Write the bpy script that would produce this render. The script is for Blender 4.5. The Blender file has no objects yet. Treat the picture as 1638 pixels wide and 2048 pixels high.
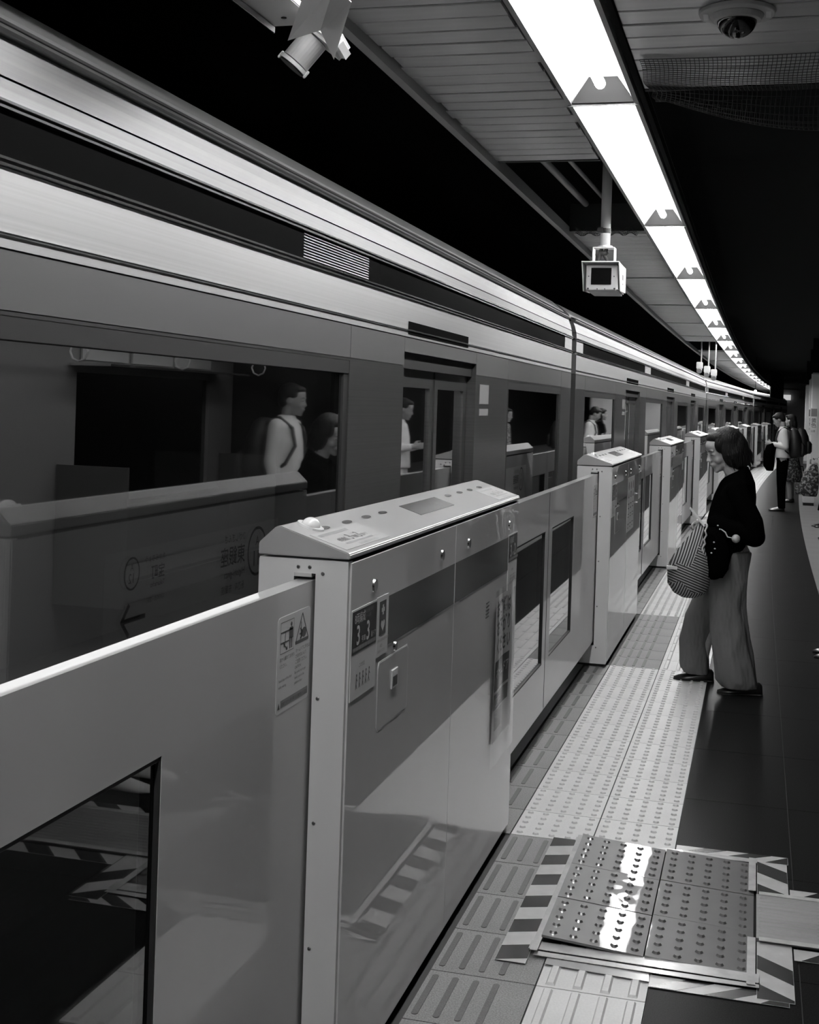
import bpy, bmesh, math, random
from mathutils import Vector, Matrix
random.seed(7)
R = math.radians
SC = bpy.context.scene
COL = SC.collection

# ------------------------------------------------------------------ camera
CAMH = 1.5937; YAW = 0.2681; ROLL = 0.0321
cam_data = bpy.data.cameras.new('camera')
cam = bpy.data.objects.new('camera', cam_data)
COL.objects.link(cam)
cam_data.sensor_fit = 'VERTICAL'
cam_data.sensor_width = 28.8
cam_data.sensor_height = 36.0
cam_data.lens = 2542.655 * 36.0 / 2048.0
cam_data.shift_y = -(1024.0 - 805.8) / 2048.0
cam_data.clip_start = 0.02
cam_data.clip_end = 300
fw = Vector((-math.sin(YAW), math.cos(YAW), 0)); rt = Vector((math.cos(YAW), math.sin(YAW), 0)); up = Vector((0, 0, 1))
r2 = rt * math.cos(ROLL) + up * math.sin(ROLL)
u2 = up * math.cos(ROLL) - rt * math.sin(ROLL)
M = Matrix.Identity(4)
for i in range(3):
    M[i][0] = r2[i]; M[i][1] = u2[i]; M[i][2] = -fw[i]
M.translation = Vector((0, 0, CAMH))
cam.matrix_world = M
SC.camera = cam

# ------------------------------------------------------------------ world and exposure
world = bpy.data.worlds.new('world'); SC.world = world
world.use_nodes = True
world.node_tree.nodes['Background'].inputs[0].default_value = (0.5, 0.5, 0.5, 1)
world.node_tree.nodes['Background'].inputs[1].default_value = 0.002
SC.view_settings.view_transform = 'Standard'
SC.view_settings.look = 'None'
SC.view_settings.exposure = 0.0
SC.view_settings.gamma = 1.0
SC.view_settings.use_curve_mapping = False
TUBE = 76.0            # strength of the fluorescent tubes
CABIN = 9.0            # strength of the cabin lamps in the train

# ------------------------------------------------------------------ helpers
MATS = {}
def nd(nt, t, **kw):
    n = nt.nodes.new(t)
    for k, v in kw.items(): setattr(n, k, v)
    return n
def mat(name, g, rough=0.5, metal=0.0, spec=0.5, coat=0.0, noise=0.0, nscale=(8, 8, 8), bump=0.0, bscale=200, emit=0.0, rnoise=0.0, fine=0.0):
    if name in MATS: return MATS[name]
    m = bpy.data.materials.new(name); m.use_nodes = True
    nt = m.node_tree; b = nt.nodes['Principled BSDF']
    b.inputs['Base Color'].default_value = (g, g, g, 1)
    b.inputs['Roughness'].default_value = rough
    b.inputs['Metallic'].default_value = metal
    b.inputs['Specular IOR Level'].default_value = spec
    b.inputs['Coat Weight'].default_value = coat
    b.inputs['Coat Roughness'].default_value = 0.008
    if emit:
        b.inputs['Emission Color'].default_value = (1, 1, 1, 1)
        b.inputs['Emission Strength'].default_value = emit
    if noise or rnoise or fine:
        tc = nd(nt, 'ShaderNodeTexCoord'); mp = nd(nt, 'ShaderNodeMapping'); mp.inputs['Scale'].default_value = nscale
        nt.links.new(tc.outputs['Object'], mp.inputs['Vector'])
        n = nd(nt, 'ShaderNodeTexNoise'); n.inputs['Scale'].default_value = 1.0; n.inputs['Detail'].default_value = 5
        nt.links.new(mp.outputs[0], n.inputs['Vector'])
        if noise or fine:
            mr = nd(nt, 'ShaderNodeMapRange'); mr.inputs[1].default_value = 0.3; mr.inputs[2].default_value = 0.7
            mr.inputs[3].default_value = g * (1 - noise); mr.inputs[4].default_value = g * (1 + noise)
            nt.links.new(n.outputs['Fac'], mr.inputs[0])
            out = mr.outputs[0]
            if fine:
                n2 = nd(nt, 'ShaderNodeTexNoise'); n2.inputs['Scale'].default_value = bscale; n2.inputs['Detail'].default_value = 2
                nt.links.new(tc.outputs['Object'], n2.inputs['Vector'])
                mr2 = nd(nt, 'ShaderNodeMapRange'); mr2.inputs[1].default_value = 0.3; mr2.inputs[2].default_value = 0.7
                mr2.inputs[3].default_value = 1 - fine; mr2.inputs[4].default_value = 1 + fine
                nt.links.new(n2.outputs['Fac'], mr2.inputs[0])
                mu = nd(nt, 'ShaderNodeMath', operation='MULTIPLY')
                nt.links.new(out, mu.inputs[0]); nt.links.new(mr2.outputs[0], mu.inputs[1]); out = mu.outputs[0]
            nt.links.new(out, b.inputs['Base Color'])
        if rnoise:
            mr = nd(nt, 'ShaderNodeMapRange'); mr.inputs[1].default_value = 0.3; mr.inputs[2].default_value = 0.7
            mr.inputs[3].default_value = max(0.02, rough - rnoise); mr.inputs[4].default_value = rough + rnoise
            nt.links.new(n.outputs['Fac'], mr.inputs[0]); nt.links.new(mr.outputs[0], b.inputs['Roughness'])
    if bump:
        n3 = nd(nt, 'ShaderNodeTexNoise'); n3.inputs['Scale'].default_value = bscale; n3.inputs['Detail'].default_value = 3
        tc3 = nd(nt, 'ShaderNodeTexCoord'); nt.links.new(tc3.outputs['Object'], n3.inputs['Vector'])
        bp = nd(nt, 'ShaderNodeBump'); bp.inputs['Strength'].default_value = bump; bp.inputs['Distance'].default_value = 0.002
        nt.links.new(n3.outputs['Fac'], bp.inputs['Height']); nt.links.new(bp.outputs[0], b.inputs['Normal'])
    MATS[name] = m
    return m
def wavy(m, scale, dist):
    nt = m.node_tree; b = nt.nodes['Principled BSDF']
    tc = nd(nt, 'ShaderNodeTexCoord'); n = nd(nt, 'ShaderNodeTexNoise'); n.inputs['Scale'].default_value = scale; n.inputs['Detail'].default_value = 1
    bp = nd(nt, 'ShaderNodeBump'); bp.inputs['Strength'].default_value = 1.0; bp.inputs['Distance'].default_value = dist
    nt.links.new(tc.outputs['Object'], n.inputs['Vector']); nt.links.new(n.outputs['Fac'], bp.inputs['Height']); nt.links.new(bp.outputs[0], b.inputs['Normal']); nt.links.new(bp.outputs[0], b.inputs['Coat Normal'])
    return m
def glass(name, tint, rough=0.02, boost=1.0, ior=1.5):
    if name in MATS: return MATS[name]
    m = bpy.data.materials.new(name); m.use_nodes = True
    nt = m.node_tree
    for n in list(nt.nodes):
        if n.type == 'BSDF_PRINCIPLED': nt.nodes.remove(n)
    out = [n for n in nt.nodes if n.type == 'OUTPUT_MATERIAL'][0]
    t = nd(nt, 'ShaderNodeBsdfTransparent'); t.inputs[0].default_value = (tint, tint, tint, 1)
    g = nd(nt, 'ShaderNodeBsdfGlossy'); g.inputs['Color'].default_value = (1, 1, 1, 1); g.inputs['Roughness'].default_value = rough
    lw = nd(nt, 'ShaderNodeLayerWeight'); lw.inputs[0].default_value = 0.5
    pw = nd(nt, 'ShaderNodeMath', operation='POWER'); pw.inputs[1].default_value = 5.0; nt.links.new(lw.outputs['Facing'], pw.inputs[0])
    f = nd(nt, 'ShaderNodeMath', operation='MULTIPLY_ADD'); f.inputs[1].default_value = 0.96; f.inputs[2].default_value = 0.04; nt.links.new(pw.outputs[0], f.inputs[0])
    mu = nd(nt, 'ShaderNodeMath', operation='MULTIPLY'); mu.inputs[1].default_value = boost; mu.use_clamp = True
    mx = nd(nt, 'ShaderNodeMixShader')
    nt.links.new(f.outputs[0], mu.inputs[0]); nt.links.new(mu.outputs[0], mx.inputs[0])
    nt.links.new(t.outputs[0], mx.inputs[1]); nt.links.new(g.outputs[0], mx.inputs[2])
    nt.links.new(mx.outputs[0], out.inputs['Surface'])
    MATS[name] = m
    return m

def tag(o, label=None, cat=None, group=None, kind=None):
    if label: o['label'] = label
    if cat: o['category'] = cat
    if group: o['group'] = group
    if kind: o['kind'] = kind
    return o
def thing(name, label, cat, loc=(0, 0, 0), rz=0.0, group=None):
    o = bpy.data.objects.new(name, None); COL.objects.link(o)
    o.location = loc; o.rotation_euler = (0, 0, rz); o.empty_display_size = 0.1
    return tag(o, label, cat, group)
KIDS = {}
def setp(o, p):
    if p is not None:
        o.parent = p
        KIDS.setdefault(p.name, []).append(o)
def copy_tree(o, parent=None):
    c = o.copy(); COL.objects.link(c)
    if parent is not None: setp(c, parent)
    for k in list(KIDS.get(o.name, [])): copy_tree(k, c)
    return c
def inst(o, loc, rz=0.0, parent=None):
    c = o.copy(); COL.objects.link(c); c.location = loc; c.rotation_euler = (0, 0, rz)
    setp(c, parent if parent is not None else o.parent)
    return c

class MB:
    def __init__(s): s.v = []; s.f = []; s.mi = []; s.m = 0
    def add(s, vs, fs):
        b = len(s.v); s.v += [tuple(v) for v in vs]
        for f in fs: s.f.append(tuple(b + i for i in f)); s.mi.append(s.m)
    def box(s, x0, y0, z0, x1, y1, z1):
        if x0 > x1: x0, x1 = x1, x0
        if y0 > y1: y0, y1 = y1, y0
        if z0 > z1: z0, z1 = z1, z0
        s.add([(x0,y0,z0),(x1,y0,z0),(x1,y1,z0),(x0,y1,z0),(x0,y0,z1),(x1,y0,z1),(x1,y1,z1),(x0,y1,z1)],
              [(0,3,2,1),(4,5,6,7),(0,1,5,4),(1,2,6,5),(2,3,7,6),(3,0,4,7)])
        return s
    def frus(s, x0, y0, x1, y1, z0, z1, ins):      # raised pad with sloping sides
        s.add([(x0,y0,z0),(x1,y0,z0),(x1,y1,z0),(x0,y1,z0),(x0+ins,y0+ins,z1),(x1-ins,y0+ins,z1),(x1-ins,y1-ins,z1),(x0+ins,y1-ins,z1)],
              [(4,5,6,7),(0,1,5,4),(1,2,6,5),(2,3,7,6),(3,0,4,7)])
    def poly_y(s, pts, y0, y1):                      # polygon in xz extruded along y
        n = len(pts)
        a = sum(pts[i][0]*pts[(i+1)%n][1]-pts[(i+1)%n][0]*pts[i][1] for i in range(n))
        if a < 0: pts = pts[::-1]
        s.add([(p[0], y0, p[1]) for p in pts] + [(p[0], y1, p[1]) for p in pts],
              [tuple(range(n)), tuple(range(2*n-1, n-1, -1))] + [(i, n+i, n+(i+1)%n, (i+1)%n) for i in range(n)])
    def poly_z(s, pts, z0, z1):
        n = len(pts)
        a = sum(pts[i][0]*pts[(i+1)%n][1]-pts[(i+1)%n][0]*pts[i][1] for i in range(n))
        if a < 0: pts = pts[::-1]
        s.add([(p[0], p[1], z0) for p in pts] + [(p[0], p[1], z1) for p in pts],
              [tuple(range(n-1, -1, -1)), tuple(range(n, 2*n))] + [(i, (i+1)%n, n+(i+1)%n, n+i) for i in range(n)])
    def poly_x(s, pts, x0, x1):                      # polygon in yz extruded along x
        n = len(pts)
        a = sum(pts[i][0]*pts[(i+1)%n][1]-pts[(i+1)%n][0]*pts[i][1] for i in range(n))
        if a < 0: pts = pts[::-1]
        s.add([(x0, p[0], p[1]) for p in pts] + [(x1, p[0], p[1]) for p in pts],
              [tuple(range(n-1, -1, -1)), tuple(range(n, 2*n))] + [(i, (i+1)%n, n+(i+1)%n, n+i) for i in range(n)])
    def tube(s, p0, p1, r0, r1=None, n=12, caps=True):
        if r1 is None: r1 = r0
        p0 = Vector(p0); p1 = Vector(p1); d = (p1 - p0).normalized()
        a = d.orthogonal().normalized(); b = d.cross(a)
        vs = []
        for p, r in ((p0, r0), (p1, r1)):
            for i in range(n):
                t = 2*math.pi*i/n; vs.append(p + a*math.cos(t)*r + b*math.sin(t)*r)
        fs = [(i, (i+1)%n, n+(i+1)%n, n+i) for i in range(n)]
        if caps: fs += [tuple(range(n-1, -1, -1)), tuple(range(n, 2*n))]
        s.add(vs, fs); return s
    def cap(s, p0, p1, r0, r1, n=14, m=4):            # tapered capsule
        p0 = Vector(p0); p1 = Vector(p1); d = (p1 - p0)
        d = d.normalized() if d.length > 1e-6 else Vector((0, 0, 1))
        a = d.orthogonal().normalized(); b = d.cross(a)
        rings = []
        for j in range(m+1):
            t = -math.pi/2 + j*math.pi/2/m
            rings.append((p0 + d*math.sin(t)*r0, math.cos(t)*r0))
        for j in range(m+1):
            t = j*math.pi/2/m
            rings.append((p1 + d*math.sin(t)*r1, math.cos(t)*r1))
        vs = []
        for p, r in rings:
            r = max(r, 1e-5)
            for i in range(n):
                t = 2*math.pi*i/n; vs.append(p + a*math.cos(t)*r + b*math.sin(t)*r)
        k = len(rings)
        fs = [(j*n+i, j*n+(i+1)%n, (j+1)*n+(i+1)%n, (j+1)*n+i) for j in range(k-1) for i in range(n)]
        fs += [tuple(range(n-1, -1, -1)), tuple(range((k-1)*n, k*n))]
        s.add(vs, fs); return s
    def chain(s, pts, rs, n=12):
        for i in range(len(pts)-1): s.cap(pts[i], pts[i+1], rs[i], rs[i+1], n)
        return s
    def ell(s, c, r, rot=None, n=16, m=10):
        if not hasattr(r, '__len__'): r = (r, r, r)
        c = Vector(c); vs = []
        for j in range(1, m):
            ph = math.pi*j/m
            for i in range(n):
                t = 2*math.pi*i/n
                p = Vector((math.sin(ph)*math.cos(t)*r[0], math.sin(ph)*math.sin(t)*r[1], -math.cos(ph)*r[2]))
                if rot is not None: p = rot @ p
                vs.append(c + p)
        q = Vector((0, 0, -r[2])); w = Vector((0, 0, r[2]))
        if rot is not None: q = rot @ q; w = rot @ w
        vs += [c + q, c + w]
        fs = [(j*n+i, j*n+(i+1)%n, (j+1)*n+(i+1)%n, (j+1)*n+i) for j in range(m-2) for i in range(n)]
        a = (m-1)*n
        fs += [(a, (i+1)%n, i) for i in range(n)] + [((m-2)*n+i, (m-2)*n+(i+1)%n, a+1) for i in range(n)]
        s.add(vs, fs); return s
    def loft(s, rings, n=36, fold=None, caps=True):   # rings: (cx,cy,cz,rx,ry[,tiltx])
        vs = []
        k = len(rings)
        for j, rg in enumerate(rings):
            cx_, cy_, cz_, rx, ry = rg[:5]; tx = rg[5] if len(rg) > 5 else 0
            for i in range(n):
                t = 2*math.pi*i/n
                q = 1.0 if fold is None else fold(t, j/(k-1))
                x = rx*q*math.cos(t); y = ry*q*math.sin(t)
                vs.append((cx_+x, cy_+y, cz_+tx*x))
        fs = [(j*n+i, j*n+(i+1)%n, (j+1)*n+(i+1)%n, (j+1)*n+i) for j in range(k-1) for i in range(n)]
        if caps: fs += [tuple(range(n-1, -1, -1)), tuple(range((k-1)*n, k*n))]
        s.add(vs, fs); return s
    def xf(s, Mx, start=0):
        for i in range(start, len(s.v)): s.v[i] = tuple(Mx @ Vector(s.v[i]))
        return s
    def mesh(s, name, mats, smooth=False, bevel=0.0, seg=2):
        me = bpy.data.meshes.new(name)
        me.from_pydata(s.v, [], s.f)
        if not isinstance(mats, (list, tuple)): mats = [mats]
        for m in mats: me.materials.append(m)
        if len(mats) > 1: me.polygons.foreach_set('material_index', s.mi)
        if bevel > 0:
            bm = bmesh.new(); bm.from_mesh(me)
            es = [e for e in bm.edges if len(e.link_faces) == 2 and e.calc_face_angle(0) > 0.5]
            bmesh.ops.bevel(bm, geom=es, offset=bevel, segments=seg, affect='EDGES', clamp_overlap=True)
            bm.to_mesh(me); bm.free()
        if smooth: me.polygons.foreach_set('use_smooth', [True]*len(me.polygons))
        me.update()
        return me
    def build(s, name, mats, parent=None, smooth=False, bevel=0.0, seg=2, label=None, remesh=0.0, smit=4, kind=None, loc=None, rz=0):
        o = bpy.data.objects.new(name, s.mesh(name, mats, smooth, bevel, seg)); COL.objects.link(o)
        setp(o, parent)
        if loc is not None: o.location = loc
        o.rotation_euler = (0, 0, rz)
        if label: o['label'] = label
        if kind: o['kind'] = kind
        if remesh:
            r = o.modifiers.new('remesh', 'REMESH'); r.mode = 'VOXEL'; r.voxel_size = remesh; r.use_smooth_shade = True
            if smit:
                q = o.modifiers.new('smooth', 'SMOOTH'); q.iterations = smit; q.factor = 0.5
        return o

def bent(Y, x0=0.0, k=9.3e-4, y0=10.0):
    d = max(0.0, Y - y0); return x0 + k*d*d
def slope(Y, k=9.3e-4, y0=10.0):
    return -math.atan(2*k*max(0.0, Y - y0))

# text as flat print: list of (string, size, u, v[, align, xscale, bold]) laid on a plane
TXT = {}
def text_verts(s, size, xs=1.0, bold=0.0):
    key = (s, bold)
    if key not in TXT:
        cu = bpy.data.curves.new('t', 'FONT'); cu.body = s; cu.size = 1.0; cu.resolution_u = 3; cu.offset = bold
        o = bpy.data.objects.new('t', cu); COL.objects.link(o)
        dg = bpy.context.evaluated_depsgraph_get(); me = o.evaluated_get(dg).to_mesh()
        vs = [(v.co.x, v.co.y) for v in me.vertices]; fs = [tuple(p.vertices) for p in me.polygons]
        o.evaluated_get(dg).to_mesh_clear()
        bpy.data.objects.remove(o); bpy.data.curves.remove(cu)
        TXT[key] = (vs, fs)
    vs, fs = TXT[key]
    return [(x*size*xs, y*size) for x, y in vs], fs
def print_on(name, origin, xd, yd, texts, material, parent, off=0.0006, shapes=(), label=None):
    mb = MB(); o = Vector(origin); xd = Vector(xd); yd = Vector(yd); nrm = xd.cross(yd).normalized()
    for t in texts:
        s, size, u, v = t[:4]; al = t[4] if len(t) > 4 else 'l'; xs = t[5] if len(t) > 5 else 1.0; bo = t[6] if len(t) > 6 else 0.0
        vs, fs = text_verts(s, size, xs, bo)
        if not vs: continue
        w = max(x for x, y in vs)
        du = 0 if al == 'l' else (-w/2 if al == 'c' else -w)
        mb.add([o + xd*(x+u+du) + yd*(y+v) + nrm*off for x, y in vs], fs)
    for poly in shapes:
        mb.add([o + xd*u + yd*v + nrm*off for u, v in poly], [tuple(range(len(poly)))])
    return mb.build(name, material, parent, label=label)
def rect(u0, v0, u1, v1): return [(u0, v0), (u1, v0), (u1, v1), (u0, v1)]
def disc(u, v, ru, rv=None, n=20):
    rv = rv or ru
    return [(u+ru*math.cos(2*math.pi*i/n), v+rv*math.sin(2*math.pi*i/n)) for i in range(n)]
def ring_quads(u, v, r0, r1, n=28):
    out = []
    for i in range(n):
        a = 2*math.pi*i/n; b = 2*math.pi*(i+1)/n
        out.append([(u+r0*math.cos(a), v+r0*math.sin(a)), (u+r1*math.cos(a), v+r1*math.sin(a)), (u+r1*math.cos(b), v+r1*math.sin(b)), (u+r0*math.cos(b), v+r0*math.sin(b))])
    return out
def seg2(a, b, w):
    dx = b[0]-a[0]; dy = b[1]-a[1]; l = math.hypot(dx, dy); nx = -dy/l*w/2; ny = dx/l*w/2
    return [(a[0]+nx, a[1]+ny), (a[0]-nx, a[1]-ny), (b[0]-nx, b[1]-ny), (b[0]+nx, b[1]+ny)]

# ------------------------------------------------------------------ materials
m_paint = mat('gate_paint', 0.60, 0.30, spec=0.4, coat=1.0, noise=0.02, nscale=(3, 3, 3))
m_paint_end = mat('gate_end_paint', 0.64, 0.35, spec=0.4, noise=0.02, nscale=(3, 3, 3))
m_cap = mat('gate_cap_paint', 0.32, 0.28, spec=0.5, noise=0.03, nscale=(4, 4, 4))
m_leaf = mat('door_leaf_paint', 0.44, 0.30, spec=0.4, coat=0.6, noise=0.03, nscale=(3, 3, 3))
m_band = mat('dark_band', 0.07, 0.12, spec=0.5)
m_black = mat('black_rubber', 0.012, 0.6)
m_void = mat('black_void', 0.008, 0.9, spec=0.1)
m_chrome = mat('chrome', 0.8, 0.12, metal=1)
m_screw = mat('screw_steel', 0.25, 0.3, metal=1)
m_print_w = mat('light_print', 0.62, 0.45)
m_print_k = mat('dark_print', 0.02, 0.4)
m_print_g = mat('grey_print', 0.22, 0.45)
m_label = mat('label_stock', 0.60, 0.35)
m_labelk = mat('black_label_stock', 0.014, 0.3)
m_tile_l = mat('yellow_tile', 0.62, 0.42, noise=0.10, nscale=(3, 3, 3), bump=0.15, bscale=150, fine=0.05)
m_tile_g = mat('grey_bar_tile', 0.17, 0.55, noise=0.12, nscale=(4, 4, 4), bump=0.5, bscale=220, fine=0.35)
m_bar_g = mat('dark_bar', 0.055, 0.5, noise=0.1, bump=0.3, bscale=250, fine=0.3)
def lowgloss(name, g, fine, k0, k1, rough):
    m = bpy.data.materials.new(name); m.use_nodes = True; nt = m.node_tree
    for n in list(nt.nodes):
        if n.type == 'BSDF_PRINCIPLED': nt.nodes.remove(n)
    out = [n for n in nt.nodes if n.type == 'OUTPUT_MATERIAL'][0]
    tc = nd(nt, 'ShaderNodeTexCoord'); n = nd(nt, 'ShaderNodeTexNoise'); n.inputs['Scale'].default_value = 240; n.inputs['Detail'].default_value = 3
    nt.links.new(tc.outputs['Object'], n.inputs['Vector'])
    mr = nd(nt, 'ShaderNodeMapRange'); mr.inputs[1].default_value = 0.35; mr.inputs[2].default_value = 0.65; mr.inputs[3].default_value = g*(1-fine); mr.inputs[4].default_value = g*(1+fine)
    nt.links.new(n.outputs['Fac'], mr.inputs[0])
    d = nd(nt, 'ShaderNodeBsdfDiffuse'); nt.links.new(mr.outputs[0], d.inputs['Color'])
    gl = nd(nt, 'ShaderNodeBsdfGlossy'); gl.inputs['Roughness'].default_value = rough
    lw = nd(nt, 'ShaderNodeLayerWeight'); lw.inputs[0].default_value = 0.5
    pw = nd(nt, 'ShaderNodeMath', operation='POWER'); pw.inputs[1].default_value = 5.0; nt.links.new(lw.outputs['Facing'], pw.inputs[0])
    f = nd(nt, 'ShaderNodeMath', operation='MULTIPLY_ADD'); f.inputs[1].default_value = k1; f.inputs[2].default_value = k0; nt.links.new(pw.outputs[0], f.inputs[0])
    mx = nd(nt, 'ShaderNodeMixShader'); nt.links.new(f.outputs[0], mx.inputs[0]); nt.links.new(d.outputs[0], mx.inputs[1]); nt.links.new(gl.outputs[0], mx.inputs[2])
    nt.links.new(mx.outputs[0], out.inputs['Surface']); MATS[name] = m
    return m
m_tile_d = lowgloss('dark_floor_tile', 0.0085, 0.45, 0.004, 0.16, 0.30)
m_stripe = lowgloss('black_stripe', 0.005, 0.0, 0.004, 0.08, 0.25)
m_tile_s = mat('stone_floor_tile', 0.22, 0.4, noise=0.12, nscale=(2, 2, 2), fine=0.15)
m_grout = mat('grout', 0.03, 0.8)
m_slab = mat('concrete_slab', 0.05, 0.8)
m_plate = mat('plate_film', 0.09, 0.42, spec=0.5, coat=1.0, noise=0.10, nscale=(6, 6, 6))
m_trim = mat('clear_tape', 0.50, 0.25, noise=0.15, nscale=(20, 20, 20), coat=0.3)
m_tape_l = mat('tape_light', 0.45, 0.3, noise=0.1, nscale=(20, 20, 20))
m_tape_d = mat('tape_dark', 0.015, 0.25, noise=0.2, nscale=(20, 20, 20), spec=0.6)
m_slat = mat('ceiling_slat', 0.50, 0.22, noise=0.07, nscale=(1.5, 12, 1.5))
m_ctrim = mat('ceiling_trim', 0.35, 0.4)
m_refl = mat('lamp_reflector', 0.5, 0.6, spec=0.1)
m_lampf = mat('lamp_frame', 0.30, 0.45)
m_cap_lamp = mat('lamp_endcap', 0.032, 0.7, spec=0.05)
m_white = mat('white_enamel', 0.75, 0.35)
m_grey_e = mat('grey_enamel', 0.42, 0.4)
m_pillar = mat('pillar_cladding', 0.75, 0.4, noise=0.04, nscale=(2, 2, 2))
m_wall = mat('end_wall_panel', 0.28, 0.5, noise=0.1, nscale=(1, 1, 1))
m_tube = mat('fluorescent_tube', 0.9, 0.4, emit=TUBE)
m_cabin = mat('cabin_lamp', 0.9, 0.4, emit=CABIN)
m_screen = mat('lit_notice', 0.8, 0.4, emit=0.5)
m_glass_gate = glass('gate_glass', 0.5, 0.015, 1.5)
m_glass_train = glass('train_glass', 0.62, 0.02, 2.0)
def steel(name, g, rough, streak=1.0, metal=1.0):
    m = mat(name, g, rough, metal=metal)
    nt = m.node_tree; b = nt.nodes['Principled BSDF']
    tc = nd(nt, 'ShaderNodeTexCoord'); mp = nd(nt, 'ShaderNodeMapping'); mp.inputs['Scale'].default_value = (1, 0.25, 160)
    n = nd(nt, 'ShaderNodeTexNoise'); n.inputs['Scale'].default_value = 1.0; n.inputs['Detail'].default_value = 4
    nt.links.new(tc.outputs['Object'], mp.inputs['Vector']); nt.links.new(mp.outputs[0], n.inputs['Vector'])
    mr = nd(nt, 'ShaderNodeMapRange'); mr.inputs[1].default_value = 0.3; mr.inputs[2].default_value = 0.7
    mr.inputs[3].default_value = g*(1-0.12*streak); mr.inputs[4].default_value = g*(1+0.12*streak)
    nt.links.new(n.outputs['Fac'], mr.inputs[0]); nt.links.new(mr.outputs[0], b.inputs['Base Color'])
    return m
m_steel = steel('brushed_steel', 0.50, 0.46, 0.5)
m_steel_u = steel('brushed_steel_upper', 0.40, 0.55, 0.5)
for _m in (m_steel, m_steel_u):
    _nt = _m.node_tree; _b = _nt.nodes['Principled BSDF']; _b.inputs['Anisotropic'].default_value = 0.75
    _c = nd(_nt, 'ShaderNodeCombineXYZ'); _c.inputs[2].default_value = 1.0; _nt.links.new(_c.outputs[0], _b.inputs['Tangent'])
wavy(m_slat, 5.0, 0.004)
wavy(m_plate, 7.0, 0.0011)
m_steel_d = steel('painted_pillar_steel', 0.10, 0.32, metal=0.6)
m_colorband = mat('painted_stripe', 0.085, 0.5)
m_rail = mat('polished_moulding', 0.7, 0.2, metal=1)
m_skin = mat('skin', 0.34, 0.5, spec=0.3, noise=0.10, nscale=(45, 45, 45), bump=0.12, bscale=120)
m_skin2 = mat('skin_far', 0.28, 0.5)
m_hair = mat('black_hair', 0.004, 0.5, spec=0.25,  noise=0.5, nscale=(20, 20, 4))
m_cap_label = mat('cap_label_stock', 0.40, 0.35)
m_cloth_k = mat('black_cloth', 0.0015, 0.9, spec=0.0)
m_trouser = mat('grey_trouser_cloth', 0.13, 0.8, spec=0.2, noise=0.08, nscale=(10, 10, 3), bump=0.2, bscale=300)
m_shoe = mat('black_leather', 0.008, 0.3)
m_shirt = mat('white_shirt_cloth', 0.65, 0.8, spec=0.2)

# ------------------------------------------------------------------ setting: slabs, walls
def strip(name, x0, x1, ys, z0, z1, m, parent=None, curve=bent, kind=None, label=None):
    mb = MB(); vs = []; fs = []
    for y in ys:
        b = curve(y)
        vs += [(x0+b, y, z0), (x1+b, y, z0), (x1+b, y, z1), (x0+b, y, z1)]
    n = len(ys)
    for j in range(n-1):
        for i in range(4):
            fs.append((j*4+i, j*4+(i+1)%4, (j+1)*4+(i+1)%4, (j+1)*4+i))
    fs += [(0, 3, 2, 1), ((n-1)*4, (n-1)*4+1, (n-1)*4+2, (n-1)*4+3)]
    mb.add(vs, fs)
    return mb.build(name, m, parent, kind=kind, label=label)
def rng(a, b, s):
    n = max(1, int(math.ceil((b-a)/s))); return [a+(b-a)*i/n for i in range(n+1)]
lampbend = lambda y: bent(y, 0, 4.9e-4, 12.0)
lampslope = lambda y: slope(y, 4.9e-4, 12.0)

floor = strip('floor', -1.22, 6.0, rng(-4, 78, 3), -0.6, -0.006, m_grout, kind='structure')
tbed = MB(); tbed.box(-6, -8, -1.3, 8, 90, -1.15); tbed.build('track_bed', m_void, kind='structure')
w = MB(); w.box(-6.2, -8, -1.3, -6.0, 90, 3.6); w.build('wall_left', m_void, kind='structure')
w = MB(); w.box(6.0, -8, -1.3, 6.2, 90, 3.6); w.build('wall_right', m_void, kind='structure')
w = MB(); w.box(-6, 78, -1.3, 6, 78.2, 3.6); w.build('wall_far', m_void, kind='structure')
w = MB(); w.box(-6, -8.2, -1.3, 6, -8, 3.6); w.build('wall_near', m_void, kind='structure')
w = MB(); w.box(-6, -8, 3.4, 6, 78, 3.6); w.build('ceiling', m_void, kind='structure'); ceil_o = bpy.data.objects['ceiling']
# black screen added as tunnel dark to hide the last car; panelled end wall
w = MB(); w.poly_z([(0.42, 54.0), (0.44, 53.9), (1.10, 62.0), (1.06, 62.1)], 0.0, 3.4); w.build('wall_dark_screen', m_void, kind='structure')
endw = MB(); endw.box(1.12, 76.2, 0.0, 5.5, 76.4, 3.4); ew = endw.build('wall_end', m_wall, kind='structure')
for i in range(5):
    for j in range(3):
        p = MB(); p.box(1.14+i*0.62, 76.17, 0.02+j*1.02, 1.14+i*0.62+0.60, 76.2, 1.02+j*1.02); p.build('panel', m_wall, ew, bevel=0.004, seg=1)
strip('trim_1', -1.225, -1.195, rng(-4, 60, 3), -0.02, 0.002, m_tile_g, kind='structure')

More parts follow.
